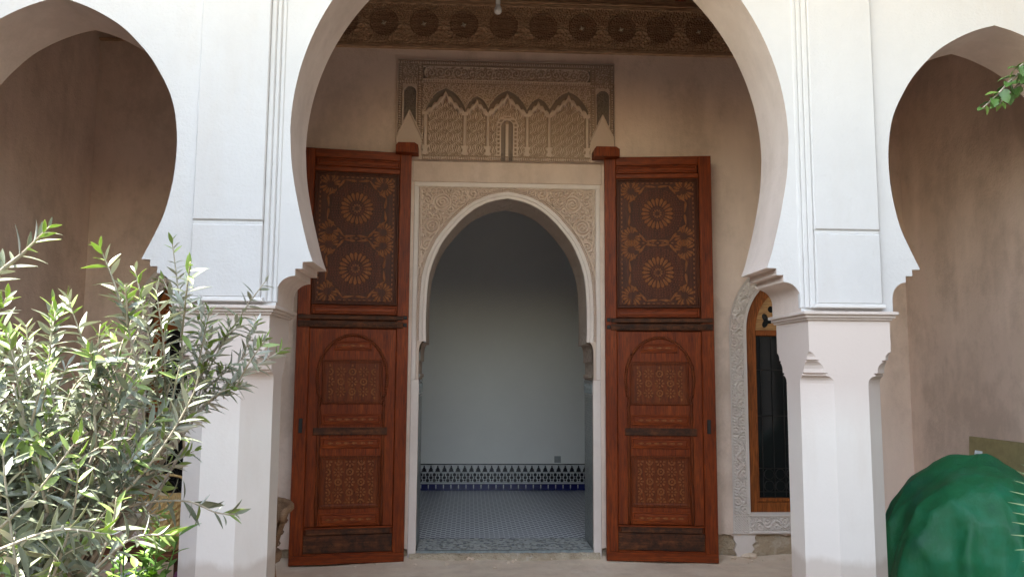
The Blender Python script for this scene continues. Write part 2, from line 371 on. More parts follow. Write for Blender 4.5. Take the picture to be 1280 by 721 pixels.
# ================================================================ SETTING
def grid(x0, x1, y0, y1, nx, ny, fz):
    xs = np.linspace(x0, x1, nx); ys = np.linspace(y0, y1, ny); X, Y = np.meshgrid(xs, ys); Z = fz(X, Y)
    V = np.stack([X.ravel(), Y.ravel(), Z.ravel()], 1); i = np.arange(ny-1)[:, None]*nx+np.arange(nx-1)[None, :]
    return V, np.stack([i, i+1, i+1+nx, i+nx], -1).reshape(-1, 4).tolist()
V, F = grid(-60, 60, -60, 60, 3, 3, lambda X, Y: X*0-.03)
struct(add('ground', V, F, 'paving'))
def fl(X, Y):
    q = .004*np.sin(X*2.1+Y*1.3)+.003*np.sin(X*5.3-Y*4.1)+.003*np.sin(X*11+1.3*np.sin(Y*9))*np.cos(Y*13)
    return q+.03*np.clip((Y-6.62)/.28, 0, 1)**2*(.7+.3*np.sin(X*7+np.sin(X*3)))
V, F = grid(XL, XR, YF-.12, YB+.03, 180, 80, fl)
struct(add('gallery_floor', V, F, 'cement', smooth=True))

# ---- unseen courtyard walls behind and beside the viewer, added dark to shape the daylight
CY0 = -4.2
o = MB().box(XL-1.2, XR+1.2, CY0-.4, CY0, -.03, 4.0).out('added_courtyard_wall', 'ochre'); tag(o, 'unseen grey courtyard wall facing the arcade, added to shape the daylight', 'wall')
o = MB().box(XL-.4, XL-.001, CY0, YF-.001, -.03, 4.1).out('added_courtyard_wall', 'ochre'); tag(o, 'unseen grey courtyard wall on the olive tree side, added to shape the daylight', 'wall')
o = MB().box(XR+.001, XR+.4, CY0, YF-.001, -.03, 9.5).out('added_courtyard_wall', 'ochre'); tag(o, 'unseen grey courtyard wall on the tarpaulin side, added to shape the daylight', 'wall')
o = MB().box(XL, XR, YF-1.95, YF-.001, 5.45, 5.55).out('added_eave', 'beam'); tag(o, 'unseen wooden eave added over the arcade to cut off high sky light', 'eave')  # made-up overhang, keeps high sky light off the arcade front

# ---- arcade wall with three horseshoe arches
CX = .385
low = [(1.211, 2.128), (1.243, 2.22), (1.300, 2.445), (1.338, 2.65), (1.352, 2.83)]
half = [tuple(p) for p in spline(low, 6)]
for k in range(1, 41):
    th = math.pi/2*k/40; r = 1.352+.09*(k/40)**2; half.append((r*math.cos(th), 2.83+r*math.sin(th)))
corb = [(1.263, 2.126), (1.263, 2.090), (1.300, 2.090), (1.300, 2.053)]
for k in range(1, 9): a = math.pi/2*k/8; corb.append((1.300+.0925*math.sin(a), 1.96+.093*math.cos(a)))
corb.append((1.3925, 1.892))
prof_c = corb[::-1]+half                    # from pier bottom up to apex (half-widths)
sh = [(.502, 2.13), (.557, 2.25), (.602, 2.36), (.63, 2.48), (.647, 2.6), (.652, 2.75), (.636, 2.9), (.605, 3.01), (.556, 3.11), (.495, 3.208), (.425, 3.29), (.349, 3.365), (.27, 3.42), (.181, 3.468), (.09, 3.505), (0, 3.53)]
halfs = [tuple(p) for p in spline(sh, 4)]
cs = [(.547, 2.128), (.547, 2.093), (.585, 2.093), (.585, 2.058)]
for k in range(1, 9): a = math.pi/2*k/8; cs.append((.585+.079*math.sin(a), 1.965+.093*math.cos(a)))
cs.append((.664, 1.892))
prof_s = cs[::-1]+halfs
prof_sg = [(.664, -.02)]+prof_s[1:]         # the outer piers run down to the ground
def arch(cx, left, right): return [(cx-a, z) for a, z in left]+[(cx+a, z) for a, z in right[::-1]][1:]
LX, RX = -2.205, 2.948
ol = [(XL, -.02)]+arch(LX, prof_sg, prof_s)+arch(CX, prof_c, prof_c)+arch(RX, prof_s, prof_sg)+[(XR, -.02), (XR, 6.5), (XL, 6.5)]
arc = thing('arcade_wall', 'white plastered arcade wall with three horseshoe arches', 'wall', (CX, YF, 0))
plate('arch_wall', [ol], YF, YK, ['white', 'intrados'], arc, smooth=35)
for s in (1, -1):
    mir = (lambda x, s=s: x if s == 1 else 2*CX-x)
    def bx(mb, x0, x1, *a, **k): x0, x1 = sorted((mir(x0), mir(x1))); return mb.bbox(x0, x1, *a, **k)
    pil = bx(MB(), 1.852, 2.214, YF-.034, YF+.02, 2.336, 6.45, b=.006).out('pilaster', 'white', arc)
    bx(MB(), 1.855, 2.211, YF-.024, YF+.02, 2.315, 2.336, b=.002).out('groove', 'white', pil)
    bx(MB(), 1.852, 2.214, YF-.034, YF+.02, 1.935, 2.315, b=.006).out('pilaster_block', 'white', pil)
    bx(MB(), 1.836, 2.226, YF-.044, YF+.02, 1.912, 1.934, b=.004).out('pilaster_foot', 'cap', pil)
    for k, (a, b_, d) in enumerate(((1.772, 1.797, .006), (1.797, 1.823, .0125), (1.823, 1.853, .019))):
        bx(MB(), a, b_, YF-d, YF+.02, 1.912, 6.45, b=.006).out('fillet', 'white', arc)

# ---- pillars
def octo(hw, c, z, cx, cyy):
    c = max(c, 1e-4)
    return [(cx+a, cyy+b, z) for a, b in ((-hw+c, -hw), (hw-c, -hw), (hw, -hw+c), (hw, hw-c), (hw-c, hw), (-hw+c, hw), (-hw, hw-c), (-hw, -hw+c))]
def pillar(cx, label):
    p = thing('pillar', label, 'pillar', (cx, 4.385, 0), 'octagonal pillars of the arcade'); cyy = 4.385; hw = .2225; C = hw*2*.2929
    V, F = loft([octo(hw+.012, C, -.02, cx, cyy), octo(hw+.012, C, .30, cx, cyy), octo(hw+.001, C, .32, cx, cyy), octo(hw, C, 1.40, cx, cyy)], True, True, False)
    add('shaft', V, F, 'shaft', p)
    st = [(1.40, 1.0), (1.512, 1.0), (1.528, .97), (1.540, .90), (1.548, .80), (1.552, .68), (1.556, .66), (1.557, .74), (1.566, .74), (1.567, .60), (1.59, .585), (1.607, .52), (1.620, .42), (1.626, .33), (1.627, .40), (1.635, .40), (1.636, .25), (1.655, .235), (1.668, .17), (1.677, .08), (1.680, .0), (1.852, .0)]
    V, F = loft([octo(hw, C*k, z, cx, cyy) for z, k in st]); add('capital', V, F, 'shaft', p)
    im = None
    for z0, z1, e in ((1.846, 1.860, .012), (1.858, 1.876, .023), (1.874, 1.8915, .036)):
        V, F = loft([octo(hw+e-.003, .002, z0, cx, cyy), octo(hw+e, .003, z0+.003, cx, cyy), octo(hw+e, .003, z1-.003, cx, cyy), octo(hw+e-.003, .002, z1, cx, cyy)], True, True, True)
        o = add('impost' if im is None else 'moulding', V, F, 'capital', p if im is None else im); im = im or o
    return p
pillar(2.02, 'white octagonal pillar with stepped capital standing beside the green tarpaulin')
pillar(-1.25, 'white octagonal pillar with stepped capital standing behind the olive tree')

# ---- gallery back wall (rubble core, plaster skin), end walls, ceiling
DX = .318
dh = [tuple(p) for p in spline([(.690, 1.825), (.693, 1.9), (.694, 2.05), (.690, 2.2), (.676, 2.37), (.65, 2.48), (.618, 2.57), (.565, 2.68), (.50, 2.77), (.42, 2.865), (.34, 2.94), (.262, 2.995), (.145, 3.048), (0, 3.078)], 4)]
dop = [(.80, -.02), (.80, 1.7)]+[(p[0]+.05, p[1]) for p in dh[::2] if p[1] < 2.9]+[(.36, 3.02), (0, 3.16)]
WX = {1: 2.865, -1: -2.235}
wh = [(.47, .36), (.47, 1.93)]+[(.47*math.cos(a)*(1-.0*a), 1.93+.54*math.sin(a)) for a in np.linspace(.1, math.pi/2, 14)]
def holes(): return [arch(WX[s], wh, wh) for s in (1, -1)]
gw = thing('gallery_wall', 'beige plaster back wall of the gallery around the open doorway', 'wall', (DX, YB, 0))
plate('wall_core', [[(XL-.4, -.02)]+arch(DX, dop, dop)+[(XR+.4, -.02), (XR+.4, 5.1), (XL-.4, 5.1)]]+holes(), YB+.035, YB+.5, 'core', gw)
rag = [(XL, .10)]; x = XL
while x < DX-.86: rag.append((x+.01, .095+nrs.uniform(-.006, .008))); x += .03
rag += [(DX-.80, .09)]; rag += [p for p in arch(DX, dop, dop)[1:-1]]; rag += [(DX+.80, .09), (DX+.86, .10)]; x = 1.2
while x < XR-.03: rag.append((x, (.14 if x < 1.9 else .205)+nrs.uniform(-.010, .010)+.012*math.sin(x*13))); x += .02
plate('plaster_skin', [rag+[(XR, .2), (XR, 5.05), (XL, 5.05)]]+holes(), YB, YB+.034, ['wall', 'core'], gw)
def lump(cx, cy_, cz, sx, sy, sz, seed, n=10, mats='cement'):
    r = np.random.RandomState(seed); rings = []
    for k in range(1, 7):
        ph = math.pi*k/7; rings.append([(cx+sx*math.sin(ph)*math.cos(2*math.pi*q/n)*r.uniform(.7, 1.2), cy_+sy*math.sin(ph)*math.sin(2*math.pi*q/n)*r.uniform(.7, 1.2), cz-sz*math.cos(ph)*r.uniform(.85, 1.1)) for q in range(n)])
    return loft(rings, True, True, True)
plate('plaster_patch', [[(2.27, .215), (2.47, .215), (2.455, .175), (2.46, .14), (2.43, .115), (2.45, .08), (2.425, .05), (2.46, .02), (2.45, -.01), (2.27, -.01), (2.30, .03), (2.275, .07), (2.295, .12), (2.27, .16)]], YB+.006, YB+.034, 'frameplaster', gw)
V, F = lump(2.40, YB-.015, .030, .07, .04, .022, 8, 14); add('plaster_lump', V, F, 'cement', gw)
mb = MB()
for k in range(46):
    x = nrs.uniform(-1.4, 3.4); s_ = nrs.uniform(.006, .02); y = YB-.04-abs(nrs.normal(0, .10)); V, F = lump(x, y, .035*max(0, (y-6.6)/.3)**2+s_*.3, s_, s_, s_*.6, 20+k, 6); mb.add(V, F)
tag(stuff(mb.out('plaster_crumbs', 'cement')), 'plaster crumbs scattered along the foot of the gallery wall', 'rubble')
sw = MB().box(XL-.35, XL, YF, YB+.03, -.02, 5.05).out('end_wall', 'wall'); tag(sw, 'dim brown plaster end wall beyond the olive tree', 'wall')
sw = MB().box(XR, XR+.35, YF, YB+.03, -.02, 5.05).out('end_wall', 'wall'); tag(sw, 'brown plaster end wall behind the green tarpaulin', 'wall')
ce = MB().box(XL-.3, XR+.3, YK, YB+.5, 5.06, 5.12).out('ceiling', 'beam'); struct(ce)
x = XL+.12
while x < XR:
    MB().box(x, x+.10, YK+.001, YB-.021, 4.93, 5.058).out('beam', 'beam', ce); x += .31
rf = MB().box(XL-.4, XR+.4, YK+.01, YR+.5, 5.125, 5.4).out('roof', 'cement'); struct(rf)

# ---- the room beyond the doorway
RF = .08
V, F = grid(XL, XR, YB+.512, YR, 2, 2, lambda X, Y: X*0+RF); rfl = struct(add('room_floor', V, F, 'zellige'))
MB().box(XL, XR, YB+.462, YR, .0, RF-.004).out('floor_bed', 'grout', rfl)
MB().box(DX-.742, DX+.742, YB+.02, YB+.500, .02, RF).out('threshold_mosaic', 'mosaic', rfl)
MB().box(DX-.742, DX+.742, YB+.500, YB+.511, .02, RF+.001).out('border_strip', 'blue', rfl)
MB().box(DX-.742, DX+.742, YB-.012, YB+.0195, .05, RF+.002).out('marble_edge', 'greyt', rfl)
rw = MB().box(XL, XR, YR, YR+.3, 0, 5.1).out('room_wall', 'roomwall'); tag(rw, 'plain pale grey wall at the far end of the tiled room', 'wall')
rw = MB().box(XL-.3, XL, YB+.501, YR+.3, 0, 5.1).out('room_wall', 'roomwall'); tag(rw, 'pale side wall of the room behind the doorway, wooden door side with wicker chair', 'wall')
rw = MB().box(XR, XR+.3, YB+.501, YR+.3, 0, 5.1).out('room_wall', 'roomwall'); tag(rw, 'pale side wall of the room behind the doorway, socket side', 'wall')
struct(MB().box(XL, XR, YB+.501, YR, 4.4, 4.5).out('room_ceiling', 'roomwall'))
plate('inner_plaster', [[(XL, .02)]+arch(DX, dop, dop)+[(XR, .02), (XR, 4.4), (XL, 4.4)]]+holes(), YB+.501, YB+.511, 'roomwall', gw)
dd = thing('tile_dado', 'blue and white tile dado along the foot of the pale room wall', 'tiles', (DX, YR, RF))
MB().box(XL, XR, YR-.012, YR-.001, RF, .41).out('tile_bed', 'whitet', dd)
MB().box(XL, XR, YR-.016, YR-.012, .400, .412).out('cap_tile', 'black', dd)
me = meshdata('blue_tile', *(lambda mb: (mb.V, mb.F))(MB().bbox(-.0465, .0465, -.004, .004, -.042, .038, b=.001)), 'blue')
x = -1.5
while x < 2.4: share('skirting_tile', me, (x, YR-.016, RF+.043), dd); x += .0952
mb = MB(); x = -1.5+.0476
while x < 2.4: mb.box(x-.006, x+.006, YR-.0225, YR-.012, RF+.028, RF+.072); x += .0952
stuff(mb.out('white_marks', 'whitet', dd))
mb = MB(); x = -1.5
while x < 2.4:      # stepped merlons
    for k, (hw_, z0, z1) in enumerate(((.034, .312, .320), (.026, .320, .348), (.016, .348, .366), (.008, .366, .390))): mb.box(x-hw_, x+hw_, YR-.0155, YR-.012, z0, z1)
    x += .0857
stuff(mb.out('merlon_tiles', 'black', dd))
mb = MB(); x = -1.5; k = 0
while x < 2.4:      # star band
    for zc in (.205, .240, .275):
        for dx_ in (0, .0428):
            rr_ = .022 if (zc == .240) == (dx_ == 0) else .0125
            mb.add([(x+dx_+rr_*math.cos(math.pi/4*q+.39), y_, zc+rr_*math.sin(math.pi/4*q+.39)) for y_ in (YR-.0155, YR-.012) for q in range(8)], [tuple(range(8))[::-1]]+[(q, (q+1) % 8, 8+(q+1) % 8, 8+q) for q in range(8)])
    x += .0857
stuff(mb.out('star_band', 'black', dd))
for z0 in (.180, .300): MB().box(XL, XR, YR-.015, YR-.0121, z0-.003, z0+.003).out('line_tile', 'greyt', dd)
so = MB().bbox(1.145-.042, 1.145+.042, YR-.012, YR, .50-.075, .50-.075+.084, b=.004).out('wall_socket', 'plastic'); tag(so, 'small grey socket on the pale room wall just above the tile dado', 'socket')

# ================================================================ carved doorway surround
ds = thing('doorway_surround', 'carved plaster horseshoe arch framing the open doorway', 'archway', (DX, YB, 0))
lin = [(.747, 1.50), (.747, 1.515), (.735, 1.52), (.735, 1.545), (.752, 1.55), (.752, 1.655), (.735, 1.66), (.735, 1.70)]
for k in range(7): a = math.pi/2*k/6; lin.append((.712+.023*math.cos(a), 1.72+.09*math.sin(a)))
lin += [(.690, 1.812)]+dh
full = arch(DX, lin, lin)
V, F = loft([[(x, y, z) for x, z in full] for y in (YB-.016, YB+.06, YB+.2, YB+.35, YB+.5)], False)
mt, t, b = nodes('carved_soffit'); v = coords(t)
vo = N(t, 'ShaderNodeTexVoronoi'); vo.inputs['Scale'].default_value = 26; t.links.new(v, vo.inputs['Vector'])
cc = mixc(t, ramp(t, noise(t, v, 3, 5), [(.3, (0, 0, 0)), (.7, (1, 1, 1))]), (.50, .40, .32), (.58, .48, .40)); t.links.new(cc, b.inputs['Base Color']); b.inputs['Roughness'].default_value = .9
bump(t, b, vo.outputs['Distance'], .8, .02); MT['soffit'] = mt
add('soffit', V, F, 'soffit', ds, smooth=True, sharp=40)
# arch band between opening and beads
inner = arch(DX, [(.690, 1.812)]+dh, [(.690, 1.812)]+dh)
oh = [tuple(p) for p in offset(np.array(dh), -.062)]; oh[-1] = (0, 3.142)
def stripband(name, a, b_, y0, y1, mats, parent, prof=None):
    n = len(a); prof = prof or [(0, y1), (.04, y0+.004), (.12, y0), (.88, y0), (.96, y0+.004), (1, y1)]
    rings = [[(a[k][0]+(b_[k][0]-a[k][0])*f, y, a[k][1]+(b_[k][1]-a[k][1])*f) for k in range(n)] for f, y in prof]
    V, F = loft(rings, False); return add(name, V, F, mats, parent, smooth=True, sharp=45)
stripband('arch_band', arch(DX, dh, dh), arch(DX, oh, oh), YB-.022, YB+.03, 'frameplaster', ds, [(0, YB+.03), (0, YB-.016), (.06, YB-.020), (.40, YB-.022), (.46, YB-.030), (.52, YB-.030), (.56, YB-.022), (.95, YB-.020), (1, YB-.012), (1, YB+.03)])
o1 = [tuple(p) for p in offset(np.array(dh), -.062)]; o2 = [tuple(p) for p in offset(np.array(dh), -.084)]; o1[-1] = (0, 3.142); o2[-1] = (0, 3.168)
stripband('bead_channel', arch(DX, o1, o1), arch(DX, o2, o2), YB-.024, YB+.01, 'stucco', ds, [(0, YB+.0), (.05, YB-.010), (.75, YB-.010), (.8, YB-.030), (1, YB-.028), (1, YB+.01)])
om = [tuple(p) for p in offset(np.array(dh), -.070)]; om[-1] = (0, 3.150)
path = np.array(arch(DX, om, om)); seg = np.r_[0, np.cumsum(np.hypot(*np.diff(path, axis=0).T))]; mb = MB()
for d in np.arange(.02, seg[-1], .0225):
    x = np.interp(d, seg, path[:, 0]); z = np.interp(d, seg, path[:, 1]); r = .0078
    mb.add([(x+r*math.cos(q*math.pi/3), YB-.010, z+r*math.sin(q*math.pi/3)) for q in range(6)]+[(x+r*.6*math.cos(q*math.pi/3), YB-.022, z+r*.6*math.sin(q*math.pi/3)) for q in range(6)], [(q, (q+1) % 6, 6+(q+1) % 6, 6+q) for q in range(6)]+[tuple(range(6, 12))])
stuff(mb.out('bead_row', 'stucco', ds))
# carved corbels below the arch ends and plain jambs
for s in (1, -1):
    pts = [(.751, 1.50), (.751, 1.69)]+[(.716+.035*math.cos(a), 1.725+.10*math.sin(a)) for a in np.linspace(0, math.pi/2, 7)]+[(.70, 1.826), (.772, 1.835), (.772, 1.50)]
    pts = [(DX+s*a, z) for a, z in pts]; plate('corbel', [pts], YB-.018, YB+.03, 'stucco', ds)
    xs_ = sorted((DX+s*.7465, DX+s*.815)); MB().bbox(xs_[0], xs_[1], YB-.014, YB+.03, .02, 1.499, b=.004).out('jamb', 'frameplaster', ds)
    xs_ = sorted((DX+s*.7735, DX+s*.815)); MB().bbox(xs_[0], xs_[1], YB-.013, YB+.03, 1.500, 3.174, b=.004).out('frame_strip', 'frameplaster', ds)
    xs_ = sorted((DX+s*.747, DX+s*.80)); MB().box(xs_[0], xs_[1], YB+.012, YB+.50, RF, 1.475).out('mosaic_panel', 'jambmosaic', ds)
    xs_ = sorted((DX+s*.741, DX+s*.80)); MB().box(xs_[0], xs_[1], YB+.012, YB+.50, 1.476, 1.499).out('cap_tile', 'black', ds)
    xs_ = sorted((DX+s*.7465, DX+s*.80)); MB().box(xs_[0]-.0005, xs_[1]+.0005, YB+.0115, YB+.50, 1.36, 1.372).out('line_tile', 'whitet', ds)
    for q in range(17): MB().box(DX+s*.744-.003, DX+s*.744+.003, YB+.03+q*.028, YB+.042+q*.028, 1.385, 1.465).out('band_tile', 'greyt', ds)
MB().bbox(DX-.815, DX+.815, YB-.013, YB+.03, 3.1745, 3.215, b=.004).out('frame_strip', 'frameplaster', ds)
MB().bbox(DX-.835, DX+.835, YB-.006, YB+.03, 3.216, 3.405, b=.006).out('lintel', 'lintelp', ds)
# spandrel relief
g = .0048; xs = np.arange(DX-.773, DX+.7731, g); zs = np.arange(1.84, 3.1745, g); X, Z = np.meshgrid(xs, zs); A = np.abs(X-DX)
ob = np.array([tuple(p) for p in offset(np.array(dh), -.082)]); ob[-1] = (0, 3.166); o_ = np.argsort(ob[:, 1])
lim = np.interp(Z, ob[o_, 1], ob[o_, 0]); keep = A > lim-.004
H = arabesque(A, Z, .080, 11, 1.6)
for (cx_, cz_, rr_) in ((.70, 2.66, .062), (.30, 3.12, .050), (.57, 3.04, .075), (.655, 2.83, .07)):
    d = np.hypot(A-cx_, Z-cz_); ang = np.arctan2(Z-cz_, A-cx_); sp_ = np.clip(.5+.75*np.cos(2*np.pi*d/.027-ang), 0, 1)
    H = np.where(d < rr_, sp_, H); H = np.where(np.abs(d-rr_) < .006, 0, H)
e = np.minimum(.773-A, 3.1745-Z)                 # distance from the outer frame
al = np.where(.773-A < 3.1745-Z, Z, A)
H = np.where(e < .032, 0, H); H = np.where((e > .004) & (e < .011), .75+.25*np.sign(np.sin(al*2*np.pi/.055)), H)
H = np.where((e > .017) & (e < .026), .8-.3*np.sign(np.sin(al*2*np.pi/.055)), H)
q = np.where((A-lim < .026) & (A-lim > .01), 0, 1); H = H*q
hfield('carved_spandrel', xs, zs, H, YB-.001, .030, 'stucco', ds, keep)
MB().box(DX-.80, DX-.770, YB+.001, YB+.03, 1.84, 3.17).out('backing', 'stucco', ds)
sill = MB(); n = 60; rs = np.random.RandomState(4)
rings = []
for k in range(n):
    x = DX-.80+1.60*k/(n-1); j = rs.uniform(-.008, .008, 6)
    rings.append([(x, YB+.02, -.01), (x, YB-.055+j[0], -.01), (x, YB-.050+j[1], .03+j[2]), (x, YB-.030+j[3], .058+j[4]*.5), (x, YB-.010, .064+j[5]*.3), (x, YB+.02, .064)])
V, F = loft(rings, True, True, True); add('rough_sill', V, F, 'sill', ds, smooth=True, sharp=40)
for s, xx in ((1, 1.172), (-1, -.557)):      # wooden pivot blocks that hold the leaves
    wv = .095 if s == -1 else .112
    pr = [(-wv, 3.435), (-wv, 3.495), (-wv+.02, 3.520), (wv-.03, 3.520), (wv, 3.50), (wv, 3.435)]
    plate('pivot_block', [[(xx+a, z) for a, z in pr]], YB-.17, YB+.01, 'wood', ds)

# ================================================================ carved stucco panel above the doorway
sp = thing('stucco_panel', 'carved stucco panel with five lobed niches above the doorway', 'panel', (.302, YB, 3.408))
PX0, PX1, PZ0, PZ1 = -.661, 1.265, 3.408, 4.315
g = .0047; xs = np.arange(PX0, PX1, g); zs = np.arange(PZ0, PZ1, g); Xw, Zw = np.meshgrid(xs, zs)
X = 35+(Xw-PX0)/(PX1-PX0)*1185; Y = 590-(Zw-PZ0)/(PZ1-PZ0)*555
ar = arabesque(X, Y, 46, 3, 1.5); fine_ = arabesque(X, Y, 30, 8, 1.3); H = .25+.6*ar; IDX = np.zeros(X.shape, int)
seb = np.abs(np.cos(np.pi*(X-630)/64+.55*np.sin(np.pi*Y/34))*np.cos(np.pi*Y/68)); seb2 = .5+.5*np.cos(np.pi*(X-630)/16+1.2*np.sin(np.pi*Y/17)); sa = (X-630)/62; sb = Y/62; wob = .16*np.sin(2*np.pi*sb); l1 = np.abs(np.mod(sa+sb*.5+wob, 1)-.5); l2 = np.abs(np.mod(sa-sb*.5-wob, 1)-.5); lat = np.minimum(l1, l2); cen = np.abs(np.mod(np.minimum(np.abs(l1-.5), np.abs(l2-.5))*6, 1)-.5); seb = np.where(lat < .07, 1.0, np.where((lat > .15) & (lat < .23), .75, np.where(lat > .33, .8*(cen > .2), 0.0)))
nich = Y > 165; H = np.where(nich, .35+.5*fine_, H)
for c, hw_, tip in ((295, 106, 190), (465, 62, 232), (630, 106, 195), (800, 62, 236), (965, 106, 195)):
    tt = np.abs(X-c)/hw_; m_ = (tt < 1) & nich; f = .22*tt**.45+.78*tt**2.4; yo = tip+(302-tip)*f
    yl = tip+32+(332-tip-32)*tt**.85-np.abs(np.cos(np.pi*tt*(3.5 if hw_ > 80 else 2.5)))*13
    H = np.where(m_ & (Y > yo), 0.0, H); IDX = np.where(m_ & (Y > yo+3) & (Y < yl), 1, IDX)
    H = np.where(m_ & (np.abs(Y-yo) < 5), 1.0, H)
    dl = (Y-yl)/34; H = np.where(m_ & (dl > 0) & (dl < 1), 1.0+.55*np.sqrt(np.clip(1-(2*dl-1)**2, 0, 1)), H)
    H = np.where(m_ & (dl >= 1), .12+.6*seb, H)
d = np.abs(X-630); mi = (Y > 345-30*np.clip(1-(d/58)**2, 0, 1)) & (d < 60); dt = 430-Y
top_ = np.where(Y < 400, np.hypot(d, 400-Y), d)
H = np.where(mi & (top_ < 62), .75, H); H = np.where(mi & (top_ < 52), .2+.7*(np.cos(Y*.28) > 0), H); H = np.where(mi & (top_ < 40), .9, H); H = np.where(mi & (top_ < 32), .05, H)
IDX = np.where(mi & (top_ < 32) & (d >= 9), 1, IDX); H = np.where(mi & (d < 9) & (Y > 385), .8, H); H = np.where((d < 34) & (Y > 525) & (Y < 552) & (np.cos(d*.22) > -.2), .9, H)
for xc in (187, 400, 525, 740, 860, 1068):
    a = np.abs(X-xc); H = np.where((a < 13) & (Y > 335), .05, H); H = np.where((a < 9) & (Y > 335), .4+.75*np.sqrt(np.clip(1-(a/9)**2, 0, 1)), H)
    wv = 9+9*np.clip((535-Y)/20, 0, 1)*(Y > 510); wv = np.where(Y > 545, 15, wv); H = np.where((Y > 512) & (Y < 562) & (a < wv+2), 1.05, H)
    H = np.where((Y > 326) & (Y < 346) & (a < 18), 1.15, H)
H = np.where(Y > 566, .3+dots(X, Y, 12, 568, 586), H)
H = np.where(Y < 165, .25+.6*ar, H); H = np.where((Y < 165) & (Y > 150), .3+.7*dots(X, Y, 13, 152, 163), H); H = np.where((Y < 150) & (Y > 143) | (Y < 78) & (Y > 71), .95, H)
H = np.where(Y < 71, .35, H); H = np.where(Y < 68, .3+.7*dots(X, Y, 13, 42, 60), H)
end = ((X < 215) | (X > 1045)) & (Y > 80) & (Y < 141); cr = np.where(X < 630, X-178, 1080-X); rr_ = np.hypot(np.minimum(cr-34, 0), Y-110)
H = np.where(end & (np.abs(rr_-33) < 3.5) & (cr < 34), 1.0, H); H = np.where(end & (rr_ > 37) & (cr < 34), .1, H); IDX = np.where(end & (rr_ > 37) & (cr < 34), 1, IDX)
e = np.where(X < 630, X-35, 1220-X); sd_ = e < 134
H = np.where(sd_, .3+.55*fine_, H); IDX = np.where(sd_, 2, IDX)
bd = (e < 24) | ((e > 106) & (e < 132)); H = np.where(sd_ & bd, .25+.7*dots(Y, e, 13, 4, 20)+.7*dots(Y, e, 13, 110, 126), H)
H = np.where(sd_ & (np.abs(Y-160) < 10), .3+.6*dots(e, Y, 13, 152, 168), H); H = np.where(sd_ & (Y < 62), .3+.7*dots(X, Y, 13, 42, 60), H)
ea = np.abs(e-66); ins = (e > 26) & (e < 104) & (Y > 172) & (Y < 400); ad = np.where(Y < 225, np.hypot(ea, 225-Y), ea)
H = np.where(ins & (ad > 38), .55, H); H = np.where(ins & (np.abs(ad-38) < 4), .95, H); IDX = np.where(ins & (ad < 34), 1, IDX); H = np.where(ins & (ad < 34), .1+.5*fine_, H)
tri = Y-(330+ea*2.1); H = np.where(sd_ & (tri > -16) & (tri < 0), .9, H); tri_plain = sd_ & (tri > -16); IDX = np.where(tri_plain, 0, IDX); H = np.where(sd_ & (tri >= 0), .42, H)
H = np.where((e < 2) | (Y < 38) | (Y > 588), .6, H)
IDX = np.where(sd_ & (IDX == 2) & (H > .5), 0, IDX); IDX = np.where((IDX == 0) & (H < .36) & ~tri_plain, 2, IDX)  # low parts of the relief take the darker stucco tone
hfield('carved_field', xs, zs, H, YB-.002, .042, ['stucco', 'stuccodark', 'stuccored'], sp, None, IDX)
mb = MB().box(PX0-.006, PX0-.001, YB-.030, YB+.01, PZ0, PZ1).box(PX1, PX1+.005, YB-.030, YB+.01, PZ0, PZ1).box(PX0-.006, PX1+.005, YB-.030, YB+.01, PZ1-.001, PZ1+.006); mb.out('edge_strip', 'stucco', sp)

# ================================================================ carved wooden frieze under the ceiling
fz = thing('carved_frieze', 'carved wooden frieze with round rosettes under the gallery ceiling', 'frieze', (DX, YB, 4.42))
per = .3555; g = .0053; xs = np.linspace(-per/2, per/2, 68); zs = np.arange(4.437, 4.850, g); X, Z = np.meshgrid(xs, zs); D = np.hypot(X, Z-4.652); AN = np.arctan2(Z-4.652, X)
A = np.abs(X); ar = arabesque(A, Z, .06, 21, 1.5); H = .25+.55*ar; IDX = np.zeros(X.shape, int)
d2 = np.hypot(A-per/2, Z-4.55); H = np.where(d2 < .085, .3+.5*np.clip(np.cos(d2*130)*np.cos(np.arctan2(Z-4.55, A-per/2)*6), 0, 1), H); H = np.where(np.abs(d2-.087) < .006, .8, H)
d3 = np.hypot(A-per/2, Z-4.765); H = np.where(np.abs(d3-.07) < .005, .75, H)
H = np.where(D < .128, .05, H); H = np.where((D > .117) & (D < .126), .8, H); H = np.where(D < .116, .2+.3*np.clip(np.cos(AN*20)*np.cos(D*150), 0, 1), H); IDX = np.where(D < .128, 1, IDX)
H = np.where(Z > 4.83, .9, H); H = np.where(Z < 4.455, .8, H)
V = np.stack([X.ravel(), (-.032*H).ravel(), (Z-4.65).ravel()], 1); nx, nz = len(xs), len(zs); i = np.arange(nz-1)[:, None]*nx+np.arange(nx-1)[None, :]
me = meshdata('frieze_module', V, np.stack([i, i+1, i+1+nx, i+nx], -1).reshape(-1, 4).tolist(), ['friezewood', 'friezedark'], IDX[:-1, :-1].ravel(), True)
star = []
for q in range(8): r = .021 if q % 2 == 0 else .012; star.append((1.35*r*math.cos(q*math.pi/4+.39), 0, 1.35*r*math.sin(q*math.pi/4+.39)))
mes = meshdata('star', star+[(0, -.012, 0)], [(q, (q+1) % 8, 8) for q in range(8)], 'friezelight')
k0 = int(math.floor((XL-.625)/per)); x = .625+per*math.ceil((XL+.18-.625)/per); k = 0
while x < XR-.17:
    o = share('frieze_panel', me, (x, YB-.003, 4.65), fz)
    if round((x-.625)/per) not in (0, -1, 3, -5): share('star', mes, (x, YB-.012, 4.652), o)
    x += per
for z0, z1, d in ((4.418, 4.437, .034), (4.849, 4.862, .030), (4.862, 4.885, .042), (4.885, 5.05, .012)): MB().bbox(XL+.001, XR-.001, YB-d, YB+.004, z0, z1, b=.004).out('moulding', 'friezewood', fz)

